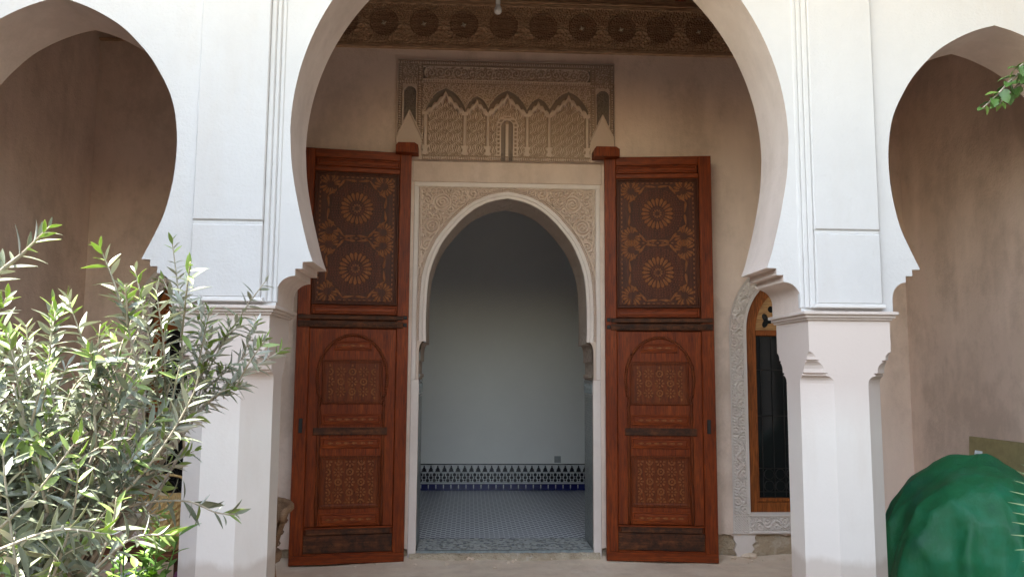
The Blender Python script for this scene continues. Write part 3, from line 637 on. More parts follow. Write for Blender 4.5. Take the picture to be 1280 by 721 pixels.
# ================================================================ the two cedar door leaves
LW, LH, TH = .92, 3.435, .065
def rz(row): return LH*(1-row/500.0)
def rrect(x0, x1, z0, z1, prof):
    """moulded rectangle: rings of (inset, y), closed by a flat centre"""
    rings = [[(x0+i, y, z0+i), (x1-i, y, z0+i), (x1-i, y, z1-i), (x0+i, y, z1-i)] for i, y in prof]
    return loft(rings, True, False, True)
def door(s, loc, rot, label):
    d = thing('door_leaf', label, 'door', loc, 'carved cedar door leaves', local=True); d.rotation_euler = (0, 0, rot)
    f = -TH/2
    def P(name, V, F, mats, par=None, idx=None, **k):
        V = np.asarray(V, float).copy(); V[:, 0] *= s
        F = [tuple(q)[::-1] if s < 0 else tuple(q) for q in F]
        return add(name, V, F, mats, par or d, idx, **k)
    def BX(name, x0, x1, y0, y1, z0, z1, mats, par=None, b=.004):
        mb = MB().bbox(x0, x1, y0, y1, z0, z1, b=b); return P(name, mb.V, mb.F, mats, par)
    BX('stile', 0, .098, f, -f, 0, LH, 'wood'); BX('stile', .812, LW, f, -f, 0, LH, 'wood')
    BX('back_board', .0985, .8115, f+.022, -f-.004, .01, LH-.01, 'woodp')
    for r0, r1 in ((0, 11), (22, 28), (487.5, 499.5), (457.5, 460)): BX('rail', .0985, .8115, f+.002, f+.0215, rz(r1), rz(r0), 'woodx')
    fr = [(0, f+.021), (0, f+.001), (.006, f-.006), (.014, f-.006), (.020, f+.006), (.026, f+.006), (.031, f+.011)]
    def panel(name, x0, x1, r0, r1, m='woodp', par=None, pr=fr):
        V, F = rrect(x0, x1, rz(r1), rz(r0), pr); return P(name, V, F, m, par)
    flat = [(0, f+.021), (0, f+.003), (.005, f-.003), (.011, f-.003), (.016, f+.005), (.020, f+.005), (.027, f+.001)]
    panel('panel', .100, .80, 11.5, 21.5, 'woodx', pr=flat); panel('panel', .100, .80, 194, 205, 'woodx', pr=flat)
    ro = panel('rosette_panel', .100, .810, 28.5, 193.5, 'woodd')
    # rosettes: inlaid petals
    def petal(mb, cx, cz, a, r0_, r1_, w_, y=f+.011, h=.005):
        ca, sa = math.cos(a), math.sin(a); pts = []
        for r, q in ((r0_, .25), (r0_+(r1_-r0_)*.35, .7), (r0_+(r1_-r0_)*.75, 1), (r1_, .45)): pts.append((r, q*w_))
        o = [(r, q) for r, q in pts]+[(r, -q) for r, q in pts[::-1]]
        def tf(k, yy): return [(cx+ca*r*1-sa*q, yy, cz+sa*r+ca*q) for r, q in o]
        n = len(o); k = .72; inn = [(( r0_+r1_)/2+(r-(r0_+r1_)/2)*k, q*k) for r, q in o]
        A_ = tf(1, y); B_ = [(cx+ca*r-sa*q, y-h, cz+sa*r+ca*q) for r, q in inn]
        mb.add(A_+B_, [(q, (q+1) % n, n+(q+1) % n, n+q) for q in range(n)]+[tuple(range(n, 2*n))])
    zc = [rz(73.5), rz(148.5)]; xc = .455; R1, R0 = .138, .068
    for z in zc:
        mb = MB()
        for k in range(20): petal(mb, xc, z, 2*math.pi*k/20, R0, R1, .0145)
        for k in range(10): petal(mb, xc, z, 2*math.pi*(k+.5)/10, .018, .040, .008)
        for q in range(8):   # knotwork bands of the surrounding octagon
            a0 = math.pi/4*q+math.pi/8
            for sgn in (-.17, .17): petal(mb, xc+.246*math.cos(a0+sgn), z+.246*math.sin(a0+sgn), a0+math.pi/2+sgn*3, -.046, .046, .011)
        stuff(P('rosette', mb.V, mb.F, 'inlay', ro))
        mb = MB()            # fine relief between the petals
        rr2 = np.random.RandomState(int(z*100))
        for ring, n_ in ((.148, 40), (.168, 44), (.188, 48), (.208, 52), (.052, 16)):
            for k in range(n_):
                a = 2*math.pi*(k+.5*(ring*100 % 2))/n_; petal(mb, xc+ring*math.cos(a), z+ring*math.sin(a), a+(.9 if k % 2 else -.9), -.010, .010, .0042, h=.004)
        stuff(P('relief_chips', mb.V, mb.F, 'woodp', ro))
        for dx in (-1, 1):
            for dz in (-1, 1):
                mb = MB(); cx_ = xc+dx*.225; cz_ = z+dz*.200
                for k in range(16):
                    a = 2*math.pi*k/16
                    if -math.cos(a)*dx-math.sin(a)*dz > -.35 or True:
                        ex, ez = cx_+.075*math.cos(a), cz_+.075*math.sin(a)
                        if .155 < ex < .755 and rz(188) < ez < rz(34) and abs(ez-(zc[0]+zc[1])/2) > .0 and math.hypot(ex-xc, ez-z) > .235: petal(mb, cx_, cz_, a, .032, .086, .011)
                if mb.V: stuff(P('corner_fan', mb.V, mb.F, 'inlay', ro))
    mb = MB()
    for k in range(26):
        zz = rz(37)+(rz(185)-rz(37))*k/25
        for xx in (.148, .762): petal(mb, xx, zz, math.pi/2, -.011, .011, .007)
    for k in range(15):
        xx = .165+.58*k/14
        for zz in (rz(34.5), rz(187.5), rz(111)): petal(mb, xx, zz, 0, -.012, .012, .006)
    stuff(P('border_chips', mb.V, mb.F, 'inlay', ro))
    BX('batten', .05, LW-.01, f-.012, f+.0015, rz(211.5), rz(206), 'woodw'); BX('batten', .05, LW-.01, f-.016, f+.0015, rz(221), rz(213), 'woodw')
    mb = MB()
    for k in range(42): x_ = .07+k*.0195; mb.bbox(x_, x_+.013, f-.021, f-.0155, rz(219.5), rz(217), b=.002)
    stuff(P('carved_teeth', mb.V, mb.F, 'woodw'))
    # wicket with horseshoe arch
    wk = BX('wicket', .100, .811, f+.006, f+.0215, rz(457), rz(222.5), 'wood')
    cx_ = .455; zs_ = rz(282); rw_ = .285
    pa = [(-.262, rz(456)), (-.262, rz(330)), (-.262, rz(312)), (-.255, rz(306)), (-.275, rz(300))]+[(-rw_*math.cos(a), zs_+.355*math.sin(a)) for a in np.linspace(-.22, math.pi/2, 16)]
    pa = [(cx_+a, f+.002, z) for a, z in pa]+[(cx_-a, f+.002, z) for a, z in pa[::-1]][1:]
    pp = spline(pa, 8); rad = [.0125+.0035*math.sin(q*1.7) for q in range(len(pp))]
    V, F = tube([tuple(q) for q in pp], rad, 8); P('arch_moulding', V, F, 'woodp', wk, smooth=True)
    for r0, r1, x0, x1, m_ in ((237, 249, .30, .61, 'woodx'), (325, 338, .215, .695, 'woodx'), (353, 366, .215, .695, 'woodx'), (441.5, 456, .215, .695, 'woodx')):
        pn = panel('panel', x0, x1, r0, r1, m_, wk, [(0, f+.0055), (0, f+.0), (.005, f-.004), (.011, f-.004), (.016, f+.003), (.020, f+.003), (.026, f-.001)])
        mb = MB(); n_ = int((x1-x0-.09)/.062); 
        for k in range(n_):
            xx = x0+.045+(x1-x0-.09)*(k+.5)/n_; petal(mb, xx, (rz(r0)+rz(r1))/2, 0, -.022, .022, .009, y=f-.0012, h=.003)
        stuff(P('inlay_strip', mb.V, mb.F, 'inlay', pn))
    for r0, r1 in ((260, 313), (374.5, 436)):
        pn = panel('panel', .205, .70, r0, r1, 'woodp', wk, [(0, f+.0055), (0, f-.001), (.006, f-.007), (.013, f-.007), (.018, f+.001), (.024, f+.001), (.03, f+.004)])
        mb = MB(); zc_ = (rz(r0)+rz(r1))/2; hz = (rz(r0)-rz(r1))/2-.045; hx = .185
        for i_ in range(-2, 3):
            for j_ in range(-2, 3):
                px, pz = cx_+i_*.092, zc_+j_*.082
                for k in range(8):
                    a = math.pi/4*k+(0 if (i_+j_) % 2 == 0 else math.pi/8); r_ = .030 if (i_+j_) % 2 == 0 else .024
                    ex, ez = px+r_*math.cos(a), pz+r_*math.sin(a)
                    if abs(ex-cx_) < hx and abs(ez-zc_) < hz: petal(mb, ex, ez, a+(math.pi/2 if (i_+j_) % 2 else 0), -.012, .012, .0078, y=f+.0038, h=.004)
                if abs(px-cx_) < hx and abs(pz-zc_) < hz: petal(mb, px, pz, .785, -.008, .008, .008, y=f+.0038, h=.004)
        stuff(P('star_inlay', mb.V, mb.F, 'inlay', pn))
    BX('batten', .16, .76, f-.012, f+.0055, rz(350), rz(341), 'woodw', wk)
    BX('batten', .12, .79, f-.008, f+.006, rz(466), rz(459.5), 'woodw'); BX('rail', .0985, .8115, f+.003, f+.0215, rz(487), rz(466.5), 'woodw')
    BX('foot_rail', .002, LW-.002, f-.014, f-.0005, rz(499.5), rz(489), 'woodx')
    mb = MB().bbox(.845, .875, f-.012, f, rz(347), rz(330), b=.003); P('lock_plate', mb.V, mb.F, 'iron')
    for z in (rz(208), rz(217)):
        for x_ in (.03, .885): mb = MB().bbox(x_-.016, x_+.016, f-.009, f, z-.016, z+.016, b=.004); P('nail', mb.V, mb.F, 'iron')
    return d
door(1, (1.166, YB-.052, .012), math.radians(-7.5), 'carved cedar door leaf beside the arched window, folded back against the wall')
door(-1, (-.524, YB-.052, .012), math.radians(8), 'carved cedar door leaf beside the wicker chair, folded back against the wall')

# ================================================================ arched windows
def window(s, label):
    cx = WX[s]; wn = thing('arched_window', label, 'window', (cx, YB, .2), 'arched windows of the gallery')
    def ap(hw, top, z0, z1=1.93, n=18):
        return [(hw, z0), (hw, z1)]+[(hw*math.cos(a), z1+top*math.sin(a)**.93) for a in np.linspace(.08, math.pi/2, n)]
    fo, fi = ap(.445, .50, .385), ap(.375, .43, .466); O = arch(cx, fo, fo); I = arch(cx, fi, fi)
    plate('frame', [O, I], YB+.03, YB+.09, 'winwood', wn)
    a2, b2 = ap(.372, .427, .470), ap(.345, .40, .50); plate('sash', [arch(cx, a2, a2), arch(cx, b2, b2)], YB+.045, YB+.085, 'winwood', wn)
    MB().bbox(cx-.344, cx+.344, YB+.046, YB+.08, 1.90, 1.95, b=.005).out('transom', 'winwood', wn)
    # pierced tympanum
    ty = [(cx-.3445, 1.951)]+[(cx-a, z) for a, z in b2[2:]]+[(cx+a, z) for a, z in b2[2:][::-1]][1:]+[(cx+.3445, 1.951)]
    def circ(x, z, r, n=16): return [(x+r*math.cos(2*math.pi*q/n), z+r*math.sin(2*math.pi*q/n)) for q in range(n)]
    hs = []
    for q in (-1, 1):
        base = []
        for k in range(24):
            a = 2*math.pi*k/24; r = .050+.020*math.cos(3*a); base.append((cx+q*.235+r*math.cos(a), 2.035+r*math.sin(a)))
        hs += [base, circ(cx+q*.195, 2.135, .030)]
    base = []
    for k in range(32): a = 2*math.pi*k/32; r = .075+.022*math.cos(4*a); base.append((cx+r*math.cos(a), 2.10+r*math.sin(a)))
    hs += [base, circ(cx-.09, 2.22, .026), circ(cx+.09, 2.22, .026)]
    plate('tympanum', [ty]+hs, YB+.055, YB+.072, 'winwoodl', wn)
    gl = ap(.36, .415, .48); plate('pane', [arch(cx, gl, gl)], YB+.0735, YB+.0785, 'glass', wn)
    mb = MB()       # wrought iron grille inside
    for k in range(-3, 4):
        x = cx+k*.10; V, F = tube([(x, YB+.064, .50), (x, YB+.064, 1.90)], .005, 5); mb.add(V, F)
    for k in range(-3, 3):
        for z in (.60, .70):
            V, F = tube([(cx+(k+.5)*.10+.042*math.cos(a), YB+.064, z+.045*math.sin(a)) for a in np.linspace(0, 6.28, 13)], .004, 5); mb.add(V, F)
    for z in (.55, .75, 1.2, 1.6):
        V, F = tube([(cx-.345, YB+.064, z), (cx+.345, YB+.064, z)], .005, 5); mb.add(V, F)
    mb.out('grille', 'iron', wn)
    # carved surround: heightfield strip along the arch
    S0 = ap(.452, .505, .372, 1.93, 26); S1 = [(a, z) for a, z in zip([.605]*2, [.215, 1.93])]+[(.605*math.cos(a), 1.93+.655*math.sin(a)**.97) for a in np.linspace(.08, math.pi/2, 26)]
    for q in (-1, 1):
        a_ = np.array(S0); b_ = np.array(S1); b_[0, 1] = .372
        L = np.r_[0, np.cumsum(np.hypot(*np.diff((a_+b_)/2, axis=0).T))]; n = 540; tt = np.linspace(0, L[-1], n); m_ = 36; ff = np.linspace(0, 1, m_)
        PA = np.stack([np.interp(tt, L, a_[:, k]) for k in (0, 1)], 1); PB = np.stack([np.interp(tt, L, b_[:, k]) for k in (0, 1)], 1)
        T_, Fq = np.meshgrid(tt, ff, indexing='ij'); W_ = Fq*.153
        H = relief_strip(T_, W_); Pm = PA[:, None, :]*(1-Fq[..., None])+PB[:, None, :]*Fq[..., None]
        V = np.stack([cx+q*Pm[..., 0].ravel(), (YB-.001-.028*H).ravel(), Pm[..., 1].ravel()], 1); i = np.arange(n-1)[:, None]*m_+np.arange(m_-1)[None, :]
        Fc = np.stack([i, i+1, i+1+m_, i+m_], -1).reshape(-1, 4); Fc = Fc if q == -1 else Fc[:, ::-1]
        add('carved_border', V, Fc.tolist(), 'stucco2', wn, smooth=True)
    xs_ = np.arange(cx-.605, cx+.6051, .005); zs_ = np.arange(.215, .372, .005); X, Z = np.meshgrid(xs_, zs_)
    H = relief_strip(X+1, Z-.215); A = np.abs(X-cx); sq = A > .455
    H = np.where(np.abs(A-.455) < .008, .1, H); H = np.where(sq & (A > .463), .15+.7*(np.sin(X*300)*np.sin(Z*300) > -.1), H); H = np.where(np.minimum(np.minimum(.605-A, Z-.215), .367-Z) < .010, .85, H)
    hfield('carved_sill', xs_, zs_, H, YB-.002, .022, 'stucco2', wn)
    MB().box(cx-.607, cx+.607, YB-.004, YB+.03, .205, .2155).out('sill_edge', 'stucco2', wn)
    MB().box(cx-.46, cx+.46, YB-.003, YB+.034, .368, .3845).out('sill_board', 'frameplaster', wn)
    return wn
MT['stucco2'] = plaster('carved_white_stucco', (.72, .635, .575), (.66, .565, .50), (.69, .55, .49), big=2, fine=150, bs=.15)
def relief_strip(T_, W_):
    ph = np.sin(T_*2*np.pi/.15)*.028; c = W_-.0765
    vine = np.abs(c-ph) < .0055
    d1 = np.hypot((np.mod(T_, .075)-.0375), c-np.where(np.mod(np.floor(T_/.075), 2) < 1, -.028, .028)*1.0)
    ang = np.arctan2(c, np.mod(T_, .075)-.0375); curl = np.cos(2*np.pi*d1/.021-ang) > .1
    lf = np.cos(T_*2*np.pi/.026+c*150)*np.cos(c*2*np.pi/.034) > .05
    H = np.where(d1 < .036, curl*.85, lf*.75); H = np.where(vine, 1.0, H)
    e = np.minimum(W_, .153-W_); H = np.where(e < .022, 0, H); H = np.where(e < .016, .85, H); H = np.where((e > .006) & (e < .010), .2, H)
    return H.astype(float)
window(1, 'arched cedar window in carved stucco border, partly behind the pillar next to the tarpaulin')
window(-1, 'arched cedar window in carved stucco border, partly hidden by the olive tree')

# ================================================================ pendant bulb
pb = thing('pendant_bulb', 'bare white light bulb hanging from the gallery ceiling', 'light bulb', (.184, 5.8, 4.25))
V, F = tube([(.184, 5.8, 4.95), (.186, 5.8, 4.6), (.184, 5.8, 4.37)], .004, 6); add('cord', V, F, 'iron', pb)
V, F = lathe(.184, 5.8, [(.006, 4.385), (.018, 4.38), (.018, 4.335), (.015, 4.33)], 14); add('lamp_holder', V, F, 'glassw', pb, smooth=True, sharp=40)
V, F = lathe(.184, 5.8, [(.014, 4.335), (.017, 4.325), (.027, 4.30), (.030, 4.285), (.027, 4.268), (.016, 4.257), (.003, 4.254)], 16); add('bulb', V, F, 'glassw', pb, smooth=True)

# ================================================================ wicker chair
def chair():
    cx, cyy = -1.445, 5.42; c = thing('wicker_chair', 'woven wicker tub chair half hidden behind the pillar', 'chair', (cx, cyy, 0))
    def rim(t): a = math.pi*(-.12+1.24*t); return (cx+.285*math.cos(a), cyy+.26*math.sin(a)-.02)
    n = 34; rings = []; base = [rim(k/(n-1)) for k in range(n)]
    rows = [(.33, .66), (.40, .72), (.48, .80), (.55, .88), (.61, .95), (.665, 1.01)]
    V = []; 
    for z, k in rows:
        for j, (x, y) in enumerate(base): q = 1+.010*((j+int(z*100)) % 2); V.append((cx+(x-cx)*k*q, cyy+(y-cyy)*k*q, z+.03*math.sin(math.pi*j/(n-1))*(z-.36)/.34))
    nr = len(rows); F = [(i*n+j, i*n+j+1, (i+1)*n+j+1, (i+1)*n+j) for i in range(nr-1) for j in range(n-1)]
    V += [(cx+(v[0]-cx)*.93, cyy+(v[1]-cyy)*.93, v[2]) for v in V]; o_ = nr*n; F += [tuple(o_+q for q in f[::-1]) for f in F]
    bk = add('backrest', V, F, 'wicker', c)
    pth = [(cx+(x-cx)*1.02, cyy+(y-cyy)*1.02, .665+.03*math.sin(math.pi*j/(n-1))) for j, (x, y) in enumerate(base)]
    pth = [(pth[0][0]-.01, pth[0][1]-.01, .61)]+pth+[(pth[-1][0]+.01, pth[-1][1]-.01, .61)]
    rad = [.021+.002*(q % 2) for q in range(len(pth))]; V, F = tube(pth, rad, 8); add('arm_rim', V, F, 'wicker', c, smooth=True)
    mb = MB()
    for j in range(0, n, 2):
        for i in range(nr-1): pass
    for z, k in ((.37, .70), (.44, .77), (.51, .84), (.58, .92)):
        V, F = tube([(cx+(x-cx)*(k+.02+.012*(j % 2)), cyy+(y-cyy)*(k+.02+.012*(j % 2)), z+.03*math.sin(math.pi*j/(n-1))*(z-.36)/.34) for j, (x, y) in enumerate(base)], .005, 5); mb.add(V, F)
    mb.out('weave_band', 'wicker', bk)
    V, F = lathe(cx, cyy-.02, [(.19, .33), (.235, .34), (.245, .37), (.235, .395), (.10, .405)], 24); add('seat', V, F, 'wicker', c, smooth=True)
    for a in (.6, 2.5, 3.8, 5.6):
        x, y = cx+.19*math.cos(a), cyy+.17*math.sin(a); V, F = tube([(x, y, .36), (x+.02*math.cos(a), y+.02*math.sin(a), .2), (x+.045*math.cos(a), y+.045*math.sin(a), .0)], .017, 8); add('leg', V, F, 'wicker', c, smooth=True)
chair()

# ================================================================ green tarpaulin over a heap
def tarp():
    cx, cyy = 3.42, 5.30; t_ = []; n, m_ = 240, 90
    V = []
    for i in range(m_):
        f = i/(m_-1)                                  # 0 top .. 1 hem
        for j in range(n):
            a = 2*math.pi*j/n; ca, sa = math.cos(a), math.sin(a)
            rx = .62 if ca < 0 else .42; ry = .62; R = 1/math.sqrt((ca/rx)**2+(sa/ry)**2)
            pf = (0, .10, .2, .30, .42, .55, .68, .80, .88, 1); z = np.interp(f, pf, (1.0, .995, .975, .93, .83, .68, .45, .25, .12, .012)); r = R*np.interp(f, pf, (0, .12, .26, .44, .66, .87, 1.0, 1.02, .98, 1.05))
            lo_ = min(1, max(0, (f-.38)/.35)); lo_ = lo_*lo_*(3-2*lo_)
            fold = lo_*(.040*math.sin(a*5+1.9*math.sin(a*2+.4)+f*2.2)+.030*math.sin(a*9+f*5+1.6*math.sin(f*6+a*2))+.014*math.sin(a*19-f*7+2*math.sin(a*3)))
            px_, py_ = r*ca, r*sa
            z += (1-f)*(.020*math.sin(px_*9+1.2+2*math.sin(py_*5))+.016*math.sin(py_*13+px_*6+.7)+.010*math.sin(px_*23-py_*11)) - .05*f*(1-f)*math.sin(a*4+.6+f*3)
            r *= 1+fold*.9
            if f > .92: r *= 1+.05*(f-.92)/.08*(1+math.sin(a*9))
            x = cx+r*ca; V.append((min(x, XR-.006), cyy+r*sa, max(z, .008)))
    from mathutils import noise as mn
    V2 = []
    for q_, (x, y, z) in enumerate(V):
        p = Vector((x, y, z)); k1 = 1-abs(mn.noise(Vector((x*2.6, y*2.6, z*1.5))+Vector((3, 1, 0)))); k2 = 1-abs(mn.noise(Vector((x*5.5, y*5.5, z*2.2))+Vector((0, 7, 2)))); k3 = mn.noise(p*14)
        tp_ = min(1, max(.22, (1.0-z)/.45)); d_ = (.050*(k1**2.5-.5)+.032*(k2**3-.45))*tp_+.003*k3; e = Vector((x-cx, y-cyy, (z-.2)*.9)); e = e.normalized() if e.length > .01 else Vector((0, 0, 1))
        w_ = min(1, max(0, z/.15)); p = p+e*d_*w_; V2.append((min(p.x, XR-.006), p.y, max(p.z, .008)))
    V = V2
    F = [(i*n+j, (i+1)*n+j, (i+1)*n+(j+1) % n, i*n+(j+1) % n) for i in range(m_-1) for j in range(n)]+[tuple(range(n))]
    o = add('tarpaulin', V, F, 'tarp', None, smooth=True, base=True); tag(o, 'crumpled green tarpaulin draped over a rounded heap beside the pillar', 'tarpaulin')
tarp()
bo = MB().bbox(-.02, .0, -.42, .42, 0, 1.10, b=.003).out('board', 'board', None, base=True)
bo.location = (XR-.085, 5.62, 0); bo.rotation_euler = (0, math.radians(3.0), 0); tag(bo, 'olive brown board leaning on the end wall behind the tarpaulin', 'board')
pa = MB().box(-.035, .035, -.002, .002, 0, .10).out('paper_scrap', 'paper', None, base=True); pa.location = (3.62, 5.62, .93); pa.rotation_euler = (.1, .15, .3)
tag(pa, 'small white paper scrap sticking up behind the tarpaulin', 'paper')

# ================================================================ plants
def leafmesh(name, mats, wd=.19, bend=.12, fold=.25, prof=(.0, .55, .95, 1.0, .8, .45, .0)):
    """two-sided leaf along +X, unit length; upper side towards +Z"""
    n = len(prof); up = []; 
    for i, p in enumerate(prof):
        x = i/(n-1); z = -bend*x*x; w_ = p*wd/2
        up += [(x, -w_, z+fold*w_), (x, 0, z), (x, w_, z+fold*w_)]
    lo = [(x, y, z-.006) for x, y, z in up]; F = []; I = []
    for i in range(n-1):
        for k in (0, 1):
            a = 3*i+k; F.append((a, a+3, a+4, a+1)); I.append(0)
            b = a+3*n; F.append((b, b+1, b+4, b+3)); I.append(1)
    return np.array(up+lo), F, I, mats
def frame(d, nrm):
    x = Vector(d).normalized(); z = Vector(nrm); z = (z-x*z.dot(x)).normalized(); y = z.cross(x)
    return Matrix((x, y, z)).transposed()
class Foliage:
    """collects leaves; the largest seen become parts, the rest one joined part"""
    def __init__(s, root, kinds): s.root = root; s.kinds = kinds; s.L = []
    def leaf(s, kind, p, d, nrm, ln): s.L.append((kind, Vector(p), frame(d, nrm), ln))
    def build(s, nmax, name='leaf', rest='foliage'):
        def vis(q):
            v = q[1]-Vector((0, 0, EYE)); k = v.dot(FWD)
            a, b = v.dot(CR)/k, v.dot(CU)/k
            return -(q[3]/k) if k > .1 and abs(a) < .66 and abs(b) < .37 else 1
        s.L.sort(key=vis); mes = [meshdata(name, V, F, m_, I, True) for V, F, I, m_ in s.kinds]; o0 = ORG[s.root.name]
        for kind, p, R, ln in s.L[:nmax]:
            o = bpy.data.objects.new(name, mes[kind]); col.objects.link(o); o.parent = s.root
            mm = R.to_4x4() @ Matrix.Scale(ln, 4); mm.translation = p-o0; o.matrix_basis = mm
        if len(s.L) > nmax:
            allm = []; VV, FF, II = [], [], []; n = 0
            for _, _, _, m_ in s.kinds: allm.append(len(allm and sum(([*q] for q in []), [])))
            mats = []; off = []
            for _, _, _, m_ in s.kinds: off.append(len(mats)); mats += m_
            for kind, p, R, ln in s.L[nmax:]:
                V, F, I, _ = s.kinds[kind]; W_ = (V*ln) @ np.array(R).T+np.array(p); VV.append(W_)
                FF += [tuple(n+q for q in f) for f in F]; II += [off[kind]+q for q in I]; n += len(V)
            stuff(add(rest, np.concatenate(VV), FF, mats, s.root, II, True))
def along(path, d):
    P = np.array(path); L = np.r_[0, np.cumsum(np.linalg.norm(np.diff(P, axis=0), axis=1))]
    p = np.array([np.interp(d, L, P[:, k]) for k in range(3)]); q = np.array([np.interp(min(d+.01, L[-1]), L, P[:, k]) for k in range(3)]); o = np.array([np.interp(max(d-.01, 0), L, P[:, k]) for k in range(3)])
    t = q-o; return Vector(p), Vector(t/np.linalg.norm(t)), L[-1]

SHOOTS = [
[(-0.942, 1.55, 1.666), (-0.888, 1.55, 1.735), (-0.847, 1.55, 1.774), (-0.803, 1.55, 1.824)],
[(-0.955, 1.6, 1.647), (-0.919, 1.6, 1.66), (-0.901, 1.6, 1.691)],
[(-0.749, 1.8, 1.317), (-0.765, 1.78, 1.455), (-0.805, 1.75, 1.574), (-0.844, 1.72, 1.703)],
[(-0.829, 1.7, 1.378), (-0.878, 1.7, 1.475), (-0.911, 1.68, 1.596)],
[(-0.821, 1.65, 1.275), (-0.844, 1.62, 1.401), (-0.877, 1.6, 1.524)],
[(-0.709, 1.85, 1.311), (-0.723, 1.83, 1.487), (-0.74, 1.8, 1.61), (-0.775, 1.8, 1.724)],
[(-0.703, 1.92, 1.374), (-0.705, 1.9, 1.577), (-0.725, 1.88, 1.738)],
[(-0.716, 1.92, 1.448), (-0.735, 1.9, 1.595), (-0.767, 1.9, 1.721)],
[(-0.72, 2.1, 1.358), (-0.728, 2.08, 1.58), (-0.735, 2.06, 1.721), (-0.758, 2.05, 1.883)],
[(-0.767, 2.15, 1.353), (-0.709, 2.2, 1.497), (-0.642, 2.25, 1.572), (-0.577, 2.3, 1.648)],
[(-0.756, 2.2, 1.391), (-0.697, 2.2, 1.561), (-0.662, 2.2, 1.636), (-0.648, 2.2, 1.69)],
[(-0.72, 2.15, 1.436), (-0.657, 2.15, 1.494), (-0.596, 2.15, 1.515)],
[(-0.749, 2.15, 1.394), (-0.705, 2.15, 1.539), (-0.685, 2.15, 1.655)],
[(-0.757, 1.75, 1.258), (-0.676, 1.72, 1.336), (-0.62, 1.72, 1.417), (-0.578, 1.72, 1.5), (-0.567, 1.72, 1.541)],
[(-0.783, 1.85, 1.242), (-0.715, 1.85, 1.262), (-0.62, 1.85, 1.265), (-0.558, 1.85, 1.241), (-0.512, 1.85, 1.237)],
[(-0.701, 1.6, 1.18), (-0.667, 1.58, 1.257), (-0.649, 1.55, 1.318)],
[(-0.786, 1.6, 1.137), (-0.741, 1.58, 1.272), (-0.721, 1.55, 1.371)],
[(-0.719, 1.55, 1.149), (-0.624, 1.55, 1.241), (-0.545, 1.55, 1.251)],
[(-0.827, 1.5, 1.273), (-0.763, 1.5, 1.342), (-0.699, 1.5, 1.434)],
[(-0.775, 1.5, 1.122), (-0.811, 1.5, 1.287), (-0.833, 1.5, 1.412)],
[(-0.81, 1.45, 1.242), (-0.706, 1.45, 1.279), (-0.611, 1.45, 1.271)],
[(-0.781, 1.75, 1.39), (-0.792, 1.75, 1.523), (-0.787, 1.75, 1.65)],
[(-0.802, 1.7, 1.33), (-0.842, 1.7, 1.458), (-0.855, 1.68, 1.564)],
]
